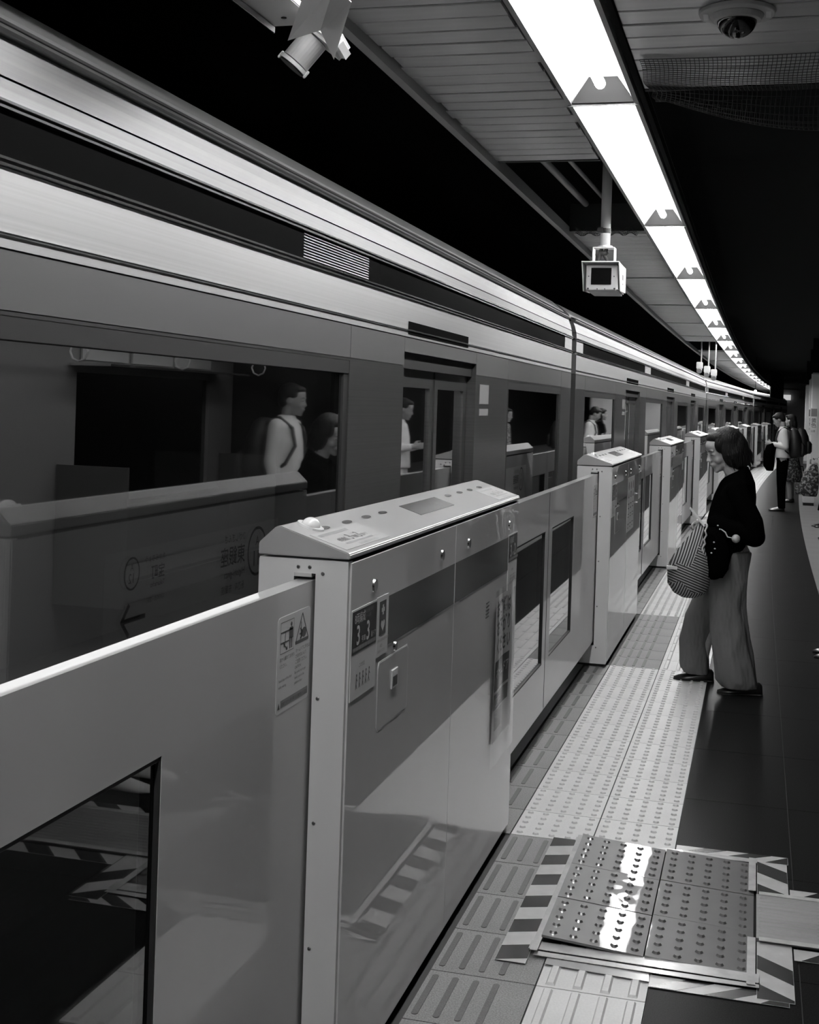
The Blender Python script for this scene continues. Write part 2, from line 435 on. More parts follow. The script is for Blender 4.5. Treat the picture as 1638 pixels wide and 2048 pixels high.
# ------------------------------------------------------------------ floor tiles
T = 0.3; G = 0.0022; Y0T = 4.985
def tile_base(wd, ln, z=0.0, m=None):
    b = MB(); b.box(G, G, -0.006, wd-G, ln-G, z); return b
def dots(b, nx, ny, px, py, ox, oy, z, r0=0.0125, r1=0.0085, h=0.0062, n=10):
    for i in range(nx):
        for j in range(ny):
            cx_ = ox+i*px; cy_ = oy+j*py
            vs = [(cx_+r0*math.cos(2*math.pi*k/n), cy_+r0*math.sin(2*math.pi*k/n), z) for k in range(n)]
            vs += [(cx_+r1*math.cos(2*math.pi*k/n), cy_+r1*math.sin(2*math.pi*k/n), z+h) for k in range(n)]
            b.add(vs, [(k, (k+1)%n, n+(k+1)%n, n+k) for k in range(n)] + [tuple(range(n, 2*n))])
b = tile_base(T, T); dots(b, 5, 5, 0.06, 0.06, 0.03, 0.03, 0.0); me_dot = b.mesh('dotted_tile', m_tile_l)
b = tile_base(T, T)
for i in range(4): b.frus(0.0375+i*0.075-0.0135, 0.014, 0.0375+i*0.075+0.0135, T-0.014, 0.0, 0.006, 0.005)
me_bar = b.mesh('bar_tile', m_tile_l)
b = tile_base(T, T)
b.m = 1
for i in range(4):
    x = 0.022+i*0.0575+0.003
    b.poly_z([(x+0.009*math.cos(a), (0.262 if math.sin(a) > 0 else 0.038)+0.009*math.sin(a)) for a in [2*math.pi*(k+0.5)/12 for k in range(12)]], -0.001, 0.0018)
me_grey = b.mesh('grey_tile', [m_tile_g, m_bar_g])
b = tile_base(0.151, T)
b.m = 1
for x in (0.028, 0.083):
    b.poly_z([(x+0.009*math.cos(a), (0.262 if math.sin(a) > 0 else 0.045)+0.009*math.sin(a)) for a in [2*math.pi*(k+0.5)/12 for k in range(12)]], -0.001, 0.0018)
me_greyh = b.mesh('narrow_grey_tile', [m_tile_g, m_bar_g])
G = 0.0014
b = tile_base(0.4045, 0.81); me_dark = b.mesh('dark_tile', m_tile_d)
b = tile_base(0.6, 0.6); me_stone = b.mesh('stone_tile', m_tile_s)
def place(me, name, x, y, parent, label=None):
    o = bpy.data.objects.new(name, me); COL.objects.link(o); o.location = (x+bent(y), y, 0); o.rotation_euler = (0, 0, slope(y))
    setp(o, parent)
    if label: o['label'] = label
    return o
PITCH = 5.218; H0 = 2.676; HL = 2.06
for k in range(-7, 50):
    y = Y0T+T*k
    ph = (k+1) % 17.4
    dotted = k >= -1 and ph < 11
    place(me_dot if dotted else me_grey, 'dotted_tile' if dotted else 'grey_tile', -0.8436, y, floor)
    if not (-4.2 < k < -1): place(me_dot if dotted else me_bar, 'dotted_tile' if dotted else 'bar_tile', -0.5436, y, floor)
    if dotted and y < 20: place(me_greyh, 'grey_tile', -0.995, y, floor)
k = 0
y = 5.375-0.81*4
while y < 20:
    place(me_dark, 'dark_tile', -0.2430, y, floor); place(me_dark, 'dark_tile', 0.1620, y, floor); y += 0.81
y_dark_end = y
y = 9.5
while y < 26:
    for i in range(3): place(me_stone, 'stone_tile', 0.567+i*0.6, y, floor)
    y += 0.6
# beyond the pieces that can be told apart
strip('dark_paving', -0.243, 0.567, rng(y_dark_end, 76, 2), -0.006, 0.0, m_tile_d, floor, kind='stuff')
strip('dark_paving', 0.567, 4.0, rng(-4, 9.4, 3), -0.006, 0.0, m_tile_s, floor, kind='stuff')
strip('stone_paving', 0.567, 5.9, rng(26.3, 76, 2), -0.006, 0.0, m_tile_s, floor, kind='stuff')
strip('stone_paving', 2.37, 5.9, rng(9.4, 26.3, 2), -0.006, 0.0, m_tile_s, floor, kind='stuff')
b = MB()
y = Y0T+T*50
while y < 60:
    bx = bent(y); bx2 = bent(y+T-0.004)
    for c in (-0.8436, -0.5436):
        b.add([(c+bx, y, 0), (c+T-0.004+bx, y, 0), (c+T-0.004+bx2, y+T-0.004, 0), (c+bx2, y+T-0.004, 0)], [(0, 1, 2, 3)])
        for i in range(4):
            x = c+0.0375+i*0.075
            b.frus(x-0.014+bx, y+0.01, x+0.014+bx, y+T-0.01, 0, 0.005, 0.005)
    y += T
b.build('guide_paving', m_tile_l, floor, kind='stuff')

# ------------------------------------------------------------------ ceiling slats
def slat_mesh(w_, nm, pitch=0.1325):
    b = MB(); b.poly_x([(0.005, 2.775), (0.009, 2.772), (pitch-0.009, 2.772), (pitch-0.005, 2.775), (pitch-0.005, 2.784), (0.005, 2.784)], 0, w_)
    return b.mesh(nm, m_slat)
me_sl = slat_mesh(0.49, 'ceiling_slat'); me_sr = slat_mesh(2.4, 'wide_ceiling_slat')
y = 6.022-0.1325
n = 0
while y > -3.0:
    o = bpy.data.objects.new('ceiling_slat', me_sl); COL.objects.link(o); setp(o, ceil_o)
    o.location = (-1.248, y, random.uniform(-0.0015, 0.0015)); o.rotation_euler = (0, random.uniform(-0.004, 0.004), 0)
    y -= 0.1325
y = 4.72-0.1325
while y > 1.0:
    o = bpy.data.objects.new('ceiling_slat', me_sr); COL.objects.link(o); setp(o, ceil_o)
    o.location = (-0.44, y, random.uniform(-0.0015, 0.0015)); y -= 0.1325
def far_slats(ya, yb, pitch=0.1325):
    b = MB(); y = ya; i = 0
    while y < yb:
        bx = lampbend(y)
        b.box(-1.248+bx, y+0.005, 2.772+(0.008 if i % 22 == 0 else 0), -0.758+bx, y+pitch-0.005, 2.79); y += pitch; i += 1
    b.build('ceiling_slats', m_slat, ceil_o, kind='stuff')
b = MB(); b.box(-1.248, -3.0, 2.786, -0.76, 6.02, 2.80); b.box(-0.44, -3.0, 2.786, 1.96, 4.72, 2.80); b.build('slat_light_block', m_black, ceil_o)  # added black sheet that stops light leaking through the slat joints
far_slats(8.45, 21.6); far_slats(25.0, 70.0, 0.2)
strip('ceiling_trim', -1.285, -1.252, rng(-4, 70, 2.5), 2.735, 2.80, m_ctrim, ceil_o, curve=lampbend)
strip('ceiling_trim', -0.462, -0.442, rng(-4, 70, 2.5), 2.76, 2.80, m_void, ceil_o, curve=lampbend)
b = MB(); b.box(-1.25, 6.022, 2.77, -0.76, 6.05, 2.95); b.box(-1.25, 8.42, 2.77, -0.76, 8.45, 2.95); b.box(-0.44, 4.72, 2.77, 1.96, 4.75, 2.95)
b.build('opening_edge', m_black, ceil_o)
# service pipes seen in the ceiling opening
b = MB(); b.tube((-1.17, 6.1, 2.92), (-1.13, 8.3, 2.93), 0.02); b.tube((-1.10, 6.1, 2.99), (-1.02, 8.3, 2.97), 0.013)
tag(b.build('service_pipe', m_ctrim, smooth=True), 'dark service pipes crossing the opening left in the slatted ceiling', 'pipe')

# ------------------------------------------------------------------ fluorescent lamps in one long line
LW = 0.13; LLEN = 3.27
def make_lamp():
    t = thing('ceiling_lamp', 'x', 'lamp', group='fluorescent lamps in a line along the platform edge')
    L = LLEN-0.02
    b = MB()                                       # reflector trough, open downwards
    prof = [(-0.118, 2.772), (-0.055, 2.862), (0.055, 2.862), (0.118, 2.772)]
    vs = [(p[0], y_, p[1]) for y_ in (0.0, L) for p in prof]
    b.add(vs, [(i, i+1, 4+i+1, 4+i) for i in range(3)])
    b.build('reflector', m_refl, t)
    b = MB()
    for s in (-1, 1): b.box(s*0.119, 0, 2.762, s*0.136, L, 2.80)
    b.box(-0.136, 0, 2.864, 0.136, L, 2.90)
    b.build('frame', m_lampf, t)
    for y_, d in ((0.0, 1), (L, -1)):
        b = MB(); b.add([(-0.118, y_+d*0.01, 2.766), (0.118, y_+d*0.01, 2.766), (0.055, y_+d*0.02, 2.862), (-0.055, y_+d*0.02, 2.862),
                         (-0.118, y_, 2.766), (0.118, y_, 2.766), (0.055, y_+d*0.006, 2.864), (-0.055, y_+d*0.006, 2.864)],
                        [(0, 1, 2, 3), (7, 6, 5, 4), (0, 4, 5, 1)])
        b.build('end_cap', m_cap_lamp, t)
    b = MB(); b.cap((0, 0.10, 2.815), (0, L-0.10, 2.815), 0.020, 0.020, 12)
    b.build('tube', m_tube, t, smooth=True)
    b = MB(); b.box(-0.136, -0.012, 2.758, 0.136, -0.004, 2.80)
    b.build('joint_strip', m_ctrim, t)
    return t
lamp0 = make_lamp()
WORDS = ['nearest in view, cut by the top edge of the photo', 'second along, above the boxy hanging camera', 'third along, beyond the boxy hanging camera',
         'fourth lamp along the line', 'fifth lamp along the line', 'sixth lamp along the line', 'seventh lamp along the line', 'eighth lamp along the line', 'ninth lamp along the line', 'tenth lamp along the line']
nn = 0
for i in range(-4, 21):
    y = 4.905-LLEN+LLEN*i
    t = lamp0 if i == -4 else copy_tree(lamp0)
    t.location = (-0.612+lampbend(y), y, 0); t.rotation_euler = (0, 0, lampslope(y+LLEN/2))
    if 0 <= i < 10: t['label'] = 'glowing trough lamp, ' + WORDS[i]
    elif i < 0: t['label'] = 'trough lamp above the photographer, %s before the first one in view' % ['fourth', 'third', 'second', 'last'][i+4]
    else: t['label'] = 'tiny bright trough lamp, %s in the far curving line' % ['eleventh', 'twelfth', 'thirteenth', 'fourteenth', 'fifteenth', 'sixteenth', 'seventeenth', 'eighteenth', 'nineteenth', 'twentieth', 'last'][i-10]

# ------------------------------------------------------------------ cameras and sensors on the ceiling
dc = thing('dome_camera', 'dark glass dome camera on a round base fixed to the ceiling slats', 'camera', (-0.097, 3.84, 2.772))
b = MB(); b.tube((0, 0, 0), (0, 0, -0.012), 0.112, 0.108, 32); b.tube((0, 0, -0.012), (0, 0, -0.03), 0.078, 0.068, 32); b.build('base', m_grey_e, dc, bevel=0.002, seg=1)
b = MB()
vs = []; n = 24
b.ell((0, 0, -0.026), (0.058, 0.058, 0.052), n=24, m=16); b.build('dome', mat('smoked_dome', 0.005, 0.06, spec=0.7), dc, smooth=True)
b = MB(); b.box(-0.096, -0.03, -0.0135, -0.082, 0.03, -0.0122); b.box(0.082, -0.03, -0.0135, 0.096, 0.03, -0.0122); b.build('base_label', m_label, dc)

cg = thing('platform_camera', 'white boxy camera with a black square front hanging from a pole', 'camera', (-0.932, 7.60, 0))
b = MB(); b.box(-0.092, 0.03, 2.300, 0.098, 0.40, 2.462); b.build('housing', m_white, cg, bevel=0.010)
b = MB()                                            # sun hood: sloping cheeks and a lid
b.box(-0.112, -0.045, 2.464, 0.112, 0.36, 2.470)
b.poly_x([(-0.045, 2.47), (0.36, 2.47), (0.36, 2.315), (0.06, 2.30)], -0.112, -0.107)
b.poly_x([(-0.045, 2.47), (0.36, 2.47), (0.36, 2.315), (0.06, 2.30)], 0.107, 0.112)
b.build('hood', m_white, cg, bevel=0.0015, seg=1)
b = MB(); b.box(-0.088, 0.012, 2.302, 0.094, 0.03, 2.452); b.build('front_plate', m_grey_e, cg, bevel=0.004)
b = MB(); b.box(-0.058, 0.008, 2.336, 0.062, 0.013, 2.436); b.build('window', mat('camera_window', 0.004, 0.1), cg)
for x, z in ((-0.075, 2.312), (0.082, 2.312), (-0.02, 2.310), (0.025, 2.310), (-0.073, 2.385), (0.078, 2.385)):
    b = MB(); b.tube((x, 0.013, z), (x, 0.006, z), 0.0055 if z < 2.313 and abs(x) > 0.05 else 0.0035, n=10); b.build('screw', m_black, cg)
b = MB(); b.box(-0.067, 0.10, 2.470, -0.061, 0.19, 2.572); b.box(0.061, 0.10, 2.470, 0.067, 0.19, 2.572); b.box(-0.067, 0.10, 2.566, 0.067, 0.19, 2.572); b.build('bracket', m_white, cg, bevel=0.002, seg=1)
b = MB(); b.chain([(-0.02, 0.15, 2.56), (-0.03, 0.15, 2.52), (-0.035, 0.15, 2.475)], [0.012, 0.010, 0.008]); b.chain([(0.01, 0.15, 2.56), (0.0, 0.15, 2.525), (0.028, 0.15, 2.475)], [0.012, 0.010, 0.008]); b.ell((-0.005, 0.15, 2.54), (0.03, 0.02, 0.016)); b.build('cable', m_black, cg, smooth=True)
b = MB(); b.tube((0.004, 0.14, 2.578), (0.004, 0.14, 3.40), 0.030, n=20); b.build('pole', m_white, cg, smooth=True)
b = MB(); b.tube((0.004, 0.14, 2.658), (0.004, 0.14, 2.688), 0.032, n=20); b.box(-0.04, 0.095, 2.658, -0.008, 0.13, 2.69); b.build('clamp', m_black, cg)
b = MB(); b.tube((0.004, 0.14, 2.572), (0.004, 0.14, 2.582), 0.045, n=20); b.build('flange', m_white, cg)
b = MB(); b.box(0.1125, 0.16, 2.38, 0.1135, 0.20, 2.41); b.box(0.1125, 0.17, 2.352, 0.1135, 0.195, 2.358); b.build('side_label', m_print_g, cg)

# large sensor at the top left, on a steel arm
sn = thing('track_sensor', 'grey hooded sensor with a stubby round lens on a steel arm, top left', 'camera', (-1.085, 3.05, 2.49))
b = MB(); b.box(-0.155, -1.6, 0.065, -0.03, 0.02, 0.085); b.box(-0.155, -1.6, 0.045, -0.150, 0.02, 0.065); b.build('mount_arm', m_grey_e, sn, bevel=0.003)
b = MB(); b.add([(-0.080, -0.07, 0.0), (0.035, -0.15, -0.003), (0.136, -0.35, 0.031), (0.032, -0.25, 0.069), (0.044, -0.07, -0.053), (0.132, -0.21, 0.041)],
                [(0, 1, 2, 3), (1, 4, 5, 2)])
hd = b.build('hood', m_white, sn)
so = hd.modifiers.new('solid', 'SOLIDIFY'); so.thickness = 0.004
rot = Matrix.Rotation(R(38), 4, 'Y') @ Matrix.Rotation(R(-8), 4, 'X')
b = MB(); b.box(-0.055, -0.06, -0.022, 0.065, 0.05, 0.022); b.xf(Matrix.Translation((0.004, -0.02, 0.022)) @ rot); b.build('body', m_white, sn, bevel=0.012, seg=3)
b = MB(); b.box(-0.030, -0.0615, -0.012, 0.045, -0.060, 0.016); b.xf(Matrix.Translation((0.004, -0.02, 0.022)) @ rot); b.build('rating_label', m_label, sn)
b = MB(); b.tube((-0.01, -0.005, -0.02), (-0.01, -0.005, -0.095), 0.037, n=28); b.xf(Matrix.Translation((-0.004, -0.02, 0.022)) @ rot); b.build('lens_barrel', m_grey_e, sn)
b = MB(); b.tube((-0.01, -0.005, -0.098), (-0.01, -0.005, -0.108), 0.041, n=28); b.xf(Matrix.Translation((-0.004, -0.02, 0.022)) @ rot); b.build('lens_ring', m_white, sn)
b = MB(); b.tube((-0.01, -0.005, -0.107), (-0.01, -0.005, -0.112), 0.036, n=28); b.xf(Matrix.Translation((-0.004, -0.02, 0.022)) @ rot); b.build('lens', m_black, sn)
for s in (-1, 1):
    b = MB(); b.cap((-0.01+s*0.044, -0.005, -0.096), (-0.01+s*0.044, -0.005, -0.110), 0.004, 0.004, 8); b.xf(Matrix.Translation((-0.004, -0.02, 0.022)) @ rot); b.build('lug', m_white, sn)
b = MB(); b.tube((-0.079, -0.02, 0.055), (-0.070, -0.02, 0.05), 0.012, n=16); b.tube((-0.1, -0.05, 0.063), (-0.1, -0.05, 0.066), 0.007, n=12); b.build('bolt', m_black, sn)

# small group of cameras further along
for i, (x, y, z) in enumerate(((-0.98, 21.9, 2.38), (-0.86, 22.0, 2.32), (-0.75, 22.1, 2.27))):
    t = thing('small_camera', ['left', 'middle', 'right'][i]+'most small pale camera of the cluster hanging beyond the boxy camera', 'camera', (x, y, z), group='camera cluster far along the ceiling')
    b = MB(); b.box(-0.05, -0.10, -0.055, 0.05, 0.10, 0.055); b.build('body', m_white, t, bevel=0.008)
    b = MB(); b.tube((0.0, -0.10, -0.10), (0.0, 0.02, -0.03), 0.045, n=16); b.build('lens', m_grey_e, t)
    b = MB(); b.tube((0.02, 0.05, 0.05), (0.02, 0.05, 3.36-z), 0.012, n=8); b.build('rod', m_grey_e, t)
# small bright signal lamp far away above the train
t = thing('signal_lamp', 'tiny round white light glowing above the far train roof', 'lamp', (-0.12, 42.0, 0))
b = MB(); b.ell((0, 0, 2.32), 0.045); b.build('bulb', mat('signal_glow', 1, 0.5, emit=4), t, smooth=True)
b = MB(); b.tube((0, 0, 2.36), (0, 0, 3.4), 0.008, n=6); b.build('rod', m_void, t)

# black safety net slung under the right-hand ceiling
def net(name, x0, x1, y0, y1, zf, nx, ny, label):
    vs = []; fs = []
    for j in range(ny+1):
        for i in range(nx+1):
            u = i/nx; v = j/ny
            vs.append((x0+(x1-x0)*u+0.004*math.sin(9*v+5*u), y0+(y1-y0)*v+0.01*math.sin(7*u), zf(u, v)))
    for j in range(ny):
        for i in range(nx): a = j*(nx+1)+i; fs.append((a, a+1, a+nx+2, a+nx+1))
    b = MB(); b.add(vs, fs); o = b.build(name, m_black)
    w_ = o.modifiers.new('wire', 'WIREFRAME'); w_.thickness = 0.0022
    return tag(o, label, 'net')
net('safety_net', -0.42, 0.9, 4.28, 4.70, lambda u, v: 2.762-0.055*math.sin(math.pi*min(1, v*1.0))*(0.35+0.65*math.sin(math.pi*min(1, u*1.3))), 90, 26, 'black mesh net sagging under the ceiling beyond the dome camera')
def net2(u, v): return 2.757-0.10*v*(0.5+0.5*math.cos(6*u))
net('safety_net', -0.40, 0.9, 4.52, 4.70, lambda u, v: 2.74-0.14*abs(math.sin(3.3*u))*math.sin(math.pi*v)-0.02, 80, 12, 'second layer of black net bunched at the edge of the ceiling void')
net('safety_net', -1.20, -0.80, 8.30, 8.44, lambda u, v: 2.78-0.03*math.sin(math.pi*v)-0.02*math.sin(14*u)**2, 40, 8, 'black net fringe hanging at the ceiling opening behind the boxy camera')

# ------------------------------------------------------------------ platform gate housings
FX = -0.863
def side_sign(t, u0, big2, parent_name='number_sign', w_=0.193):
    b = MB(); b.box(0.0042, u0, 0.922, 0.0056, u0+w_, 1.126); s = b.build(parent_name, m_label, t)
    b = MB(); b.box(0.0056, u0+0.004, 1.026, 0.0062, u0+w_-0.004, 1.122); b.build('black_panel', m_labelk, s)
    X = 0.0062
    print_on('lettering', (X, u0, 0), (0, 1, 0), (0, 0, 1),
             [('8両編成', 0.027, 0.018, 1.094, 'l', 0.85), ('3', 0.062, 0.032, 1.0445, 'l', 0.95, 0.012), ('号車', 0.016, 0.072, 1.046, 'l'), (big2, 0.062, 0.107, 1.0445, 'l', 0.95, 0.012), ('番ドア', 0.015, 0.146, 1.046, 'l', 0.85)],
             m_print_w, s, 0.0005)
    print_on('small_lettering', (X, u0, 0), (0, 1, 0), (0, 0, 1), [('後ろ寄り車両', 0.010, 0.10, 1.108), ('ホーム側', 0.010, 0.10, 1.096)], m_print_g, s, 0.0005,
             shapes=[rect(0.008+i*0.0222, 1.031, 0.008+i*0.0222+0.0205, 1.040) for i in range(8)])
    shp = []
    for i in range(5):                              # row of little pictograms
        u = 0.045+i*0.024
        shp += [disc(u, 0.974, 0.0035), seg2((u, 0.970), (u-0.002, 0.955), 0.004), seg2((u-0.002, 0.955), (u+0.004, 0.943), 0.003), seg2((u-0.002, 0.955), (u-0.006, 0.943), 0.003), seg2((u, 0.966), (u+0.007, 0.960), 0.0025)]
    print_on('pictograms', (0.0056, u0, 0), (0, 1, 0), (0, 0, 1), [('この付近', 0.011, 0.06, 0.99)], m_print_k, s, 0.0005, shapes=shp)
    return s
def make_housing(full=True):
    t = thing('gate_housing', 'x', 'barrier', group='gate housings in a row along the platform edge')
    L = HL
    b = MB(); b.box(-0.206, 0.03, 0.02, -0.004, L-0.03, 1.237); b.build('core', m_black, t)
    for y0_, y1_ in ((0.0, 0.029), (L-0.029, L)):
        b = MB(); b.box(-0.21, y0_, 0.02, -0.127, y1_, 1.238); b.box(-0.076, y0_, 0.02, 0.0, y1_, 1.238); b.box(-0.127, y0_, 1.207, -0.076, y1_, 1.238); b.box(-0.127, y0_, 0.02, -0.076, y1_, 0.13)
        b.build('end_post', m_paint_end, t)
    b = MB(); b.box(-0.1265, -0.001, 1.199, -0.085, 0.02, 1.207); b.build('slot_guide', m_grey_e, t)
    for y0_, y1_ in ((0.014, 1.022), (1.026, L-0.014)):
        b = MB(); b.box(-0.003, y0_, 0.028, 0.004, y1_, 1.234); b.build('front_panel', m_paint, t, bevel=0.0012, seg=1)
    b = MB(); b.box(-0.213, 0.004, 0.03, -0.206, L-0.004, 1.234); b.build('back_panel', m_paint, t)
    b = MB(); b.box(-0.19, 0.02, 0.0, -0.02, L-0.02, 0.02); b.build('plinth', m_black, t)
    prof = [(-0.212, 1.243), (-0.212, 1.270), (-0.172, 1.3075), (-0.160, 1.3085), (0.000, 1.2575), (0.004, 1.254), (0.004, 1.243)]
    b = MB(); b.poly_y(prof, -0.004, L+0.004); cp = b.build('cap', m_cap, t, bevel=0.002, seg=2)
    # things on the sloping top, laid out in its own plane
    O = Vector((0, 0, 1.2575)); S = Vector((-0.16, 0, 0.051)).normalized(); N = Vector((0, 1, 0)).cross(S).normalized()
    P = lambda v, u, h=0.0: O+S*v+Vector((0, 1, 0))*u+N*h
    def plate(nm, u0, v0, u1, v1, m, h=0.0014):
        b = MB(); q = [P(v0, u0), P(v0, u1), P(v1, u1), P(v1, u0)]
        b.add(q+[p+N*h for p in q], [(0, 1, 2, 3), (4, 5, 6, 7), (0, 1, 5, 4), (1, 2, 6, 5), (2, 3, 7, 6), (3, 0, 4, 7)]); return b.build(nm, m, cp)
    plate('display_window', 0.83, 0.058, 1.24, 0.128, mat('dim_display', 0.10, 0.12))
    for u in (0.155, 0.325, 0.485, 0.635, 1.387, 1.555, 1.712, 1.870):
        print_on('indicator', tuple(P(0.118, u)), (0, 1, 0), tuple(S), [], mat('indicator_smoke', 0.06, 0.2), cp, 0.001, shapes=[disc(0, 0, 0.034, 0.0085)])
    plate('name_plate', 0.02, 0.012, 0.36, 0.105, m_cap_label, 0.0008); plate('name_plate', 1.74, 0.012, 2.04, 0.105, m_cap_label, 0.0008)
    for u0 in (0.04, 1.76):
        print_on('lettering', tuple(P(0, u0)), (0, 1, 0), tuple(S), [('8両編成', 0.020, 0.04, 0.046, 'l', 0.9), ('3', 0.040, 0.116, 0.043), ('号車', 0.016, 0.142, 0.046), ('3', 0.040, 0.180, 0.043), ('番ドア', 0.014, 0.206, 0.046)], m_print_k, cp, 0.0014)
        print_on('notice_strip', tuple(P(0, u0)), (0, 1, 0), tuple(S), [], m_print_g, cp, 0.0014, shapes=[rect(0.0, 0.084, 0.20, 0.094), rect(0.04, 0.032, 0.245, 0.038)])
        print_on('footnote', tuple(P(0, u0)), (0, 1, 0), tuple(S), [('駆け込み乗車はおやめください', 0.010, 0.10, 0.016)], m_print_g, cp, 0.0014)
    b = MB(); rotN = Matrix.Rotation(math.atan2(0.051, 0.16), 3, 'Y')
    c = P(0.137, 0.108, 0.002); b.ell(c, (0.022, 0.030, 0.021), n=20, m=12); lm = b.build('beacon_lens', mat('beacon_plastic', 0.8, 0.15, coat=0.5), t, smooth=True, label='domed white beacon lens')
    b = MB(); b.tube(c-N*0.002, c+N*0.003, 0.034, 0.032, 24); b.build('rim', m_label, lm)
    # front face fittings
    for u in (0.19, 0.855, 1.20, 1.868):
        b = MB(); b.tube((0.004, u, 1.162), (0.009, u, 1.162), 0.0165, 0.015, 20); b.build('key_lock', m_chrome, t)
    b = MB(); b.box(0.0042, 0.31, 1.0, 0.0052, 1.016, 1.12); b.box(0.0042, 1.03, 1.0, 0.0052, 1.858, 1.12); b.build('dark_stripe', m_band, t)
    side_sign(t, 0.022, '3'); side_sign(t, 1.862, '2', w_=0.172)
    b = MB(); b.box(0.0042, 0.217, 0.985, 0.0058, 0.312, 1.128); hs = b.build('first_aid_sign', m_label, t)
    b = MB(); b.box(0.0058, 0.236, 1.035, 0.0064, 0.290, 1.116); b.build('dark_panel', mat('deep_print', 0.05, 0.35), hs)
    heart = [(0.263+0.0013*16*math.sin(a)**3*0.8, 1.058+0.0013*(13*math.cos(a)-5*math.cos(2*a)-2*math.cos(3*a)-math.cos(4*a))*0.75) for a in [2*math.pi*k/24 for k in range(24)]]
    print_on('heart_and_cross', (0.0064, 0, 0), (0, 1, 0), (0, 0, 1), [], m_print_w, hs, 0.0005, shapes=[rect(0.258, 1.083, 0.268, 1.107), rect(0.250, 1.090, 0.276, 1.100), heart])
    print_on('lettering', (0.0058, 0, 0), (0, 1, 0), (0, 0, 1), [('急病のお客様は駅係員まで', 0.008, 0.222, 1.020), ('AED', 0.010, 0.245, 1.006), ('お知らせください', 0.008, 0.226, 0.994)], m_print_g, hs, 0.0005)
    # hatch with its rim, pull and lock
    hp = [(0.242, 0.818), (0.242, 0.955), (0.250, 0.966), (0.500, 0.966), (0.510, 0.956), (0.510, 0.816), (0.500, 0.805), (0.252, 0.805)]
    b = MB(); b.poly_x([(0.376+(u-0.376)*1.03, 0.886+(z-0.886)*1.045) for u, z in hp], 0.0035, 0.0046); b.build('hatch_rim', m_label, t)
    b = MB(); b.poly_x(hp, 0.004, 0.0050); h = b.build('hatch', m_paint, t)
    b = MB(); b.box(0.005, 0.355, 0.882, 0.0085, 0.410, 0.930); b.build('pull_frame', m_label, h, bevel=0.002, seg=1)
    b = MB(); b.box(0.0085, 0.363, 0.888, 0.009, 0.402, 0.912); b.build('pull_recess', m_print_k, h)
    b = MB(); b.tube((0.004, 0.380, 0.986), (0.010, 0.380, 0.986), 0.012, 0.010, 18); b.build('key_lock', m_chrome, t)
    for j in range(5):
        b = MB(); b.box(0.004, 1.50, 0.880+j*0.012, 0.0048, 1.55, 0.8835+j*0.012); b.build('vent_slit', m_print_k, t)
    for y0_ in (-0.001, L+0.001):
        s = -1 if y0_ < 0 else 1
        for x, z in ((-0.117, 1.220), (-0.090, 1.2205), (-0.059, 1.208), (-0.062, 0.930), (-0.062, 0.653), (-0.063, 0.374), (-0.063, 0.12)):
            b = MB(); b.tube((x, y0_, z), (x, y0_+s*0.002, z), 0.0045, 0.003, 10); b.build('screw', m_screw, t)
    # the face towards the track carries the station name
    sx = -0.2135
    b = MB(); b.box(-0.2145, 0.45, 0.86, -0.213, 1.75, 1.15); ss = b.build('station_sign', m_label, t)
    pr = [('ひがしぎんざ', 0.030, 0.36, 1.105), ('東銀座', 0.070, 0.36, 1.030, 'l', 1.0, 0.01), ('Higashi-ginza', 0.034, 0.36, 0.985), ('동긴자 · 东银座', 0.030, 0.36, 0.935), ('A', 0.05, 0.25, 1.07, 'c'), ('11', 0.075, 0.25, 1.00, 'c', 1.0, 0.01),
          ('たからちょう', 0.022, 0.98, 1.105), ('宝町', 0.045, 0.98, 1.055, 'l', 1.0, 0.01), ('Takaracho', 0.022, 0.98, 1.028), ('다카라초 · 宝町', 0.018, 0.98, 0.985), ('A', 0.028, 1.19, 1.09, 'c'), ('12', 0.04, 1.19, 1.055, 'c')]
    shp = ring_quads(0.25, 1.05, 0.078, 0.088) + ring_quads(1.19, 1.082, 0.042, 0.048) + [seg2((1.10, 0.95), (1.24, 0.95), 0.014), seg2((1.20, 0.905), (1.246, 0.953), 0.014), seg2((1.20, 0.995), (1.246, 0.947), 0.014)]
    print_on('lettering', (-0.2145, 1.80, 0), (0, -1, 0), (0, 0, 1), pr, m_print_k, ss, 0.0006, shapes=shp)
    return t
h0 = make_housing()
names = ['nearest pale steel gate housing, with the number sign, hatch and torn poster', 'second gate housing from the camera, left of the standing woman',
         'third gate housing, between the second housing and the woman\'s head', 'fourth gate housing, its near end just behind the woman\'s face',
         'fifth gate housing, mostly hidden behind the woman\'s hair', 'sixth gate housing, just right of the woman\'s head', 'seventh gate housing, beside the two waiting travellers far off',
         'eighth gate housing, behind the waiting man far off', 'ninth and farthest gate housing in view']
HP = []
for i in range(9):
    y = H0+PITCH*i
    t = h0 if i == 0 else copy_tree(h0)
    t.location = (FX+bent(y+1), y, 0); t.rotation_euler = (0, 0, slope(y+1)); t['label'] = names[i]; HP.append(t)

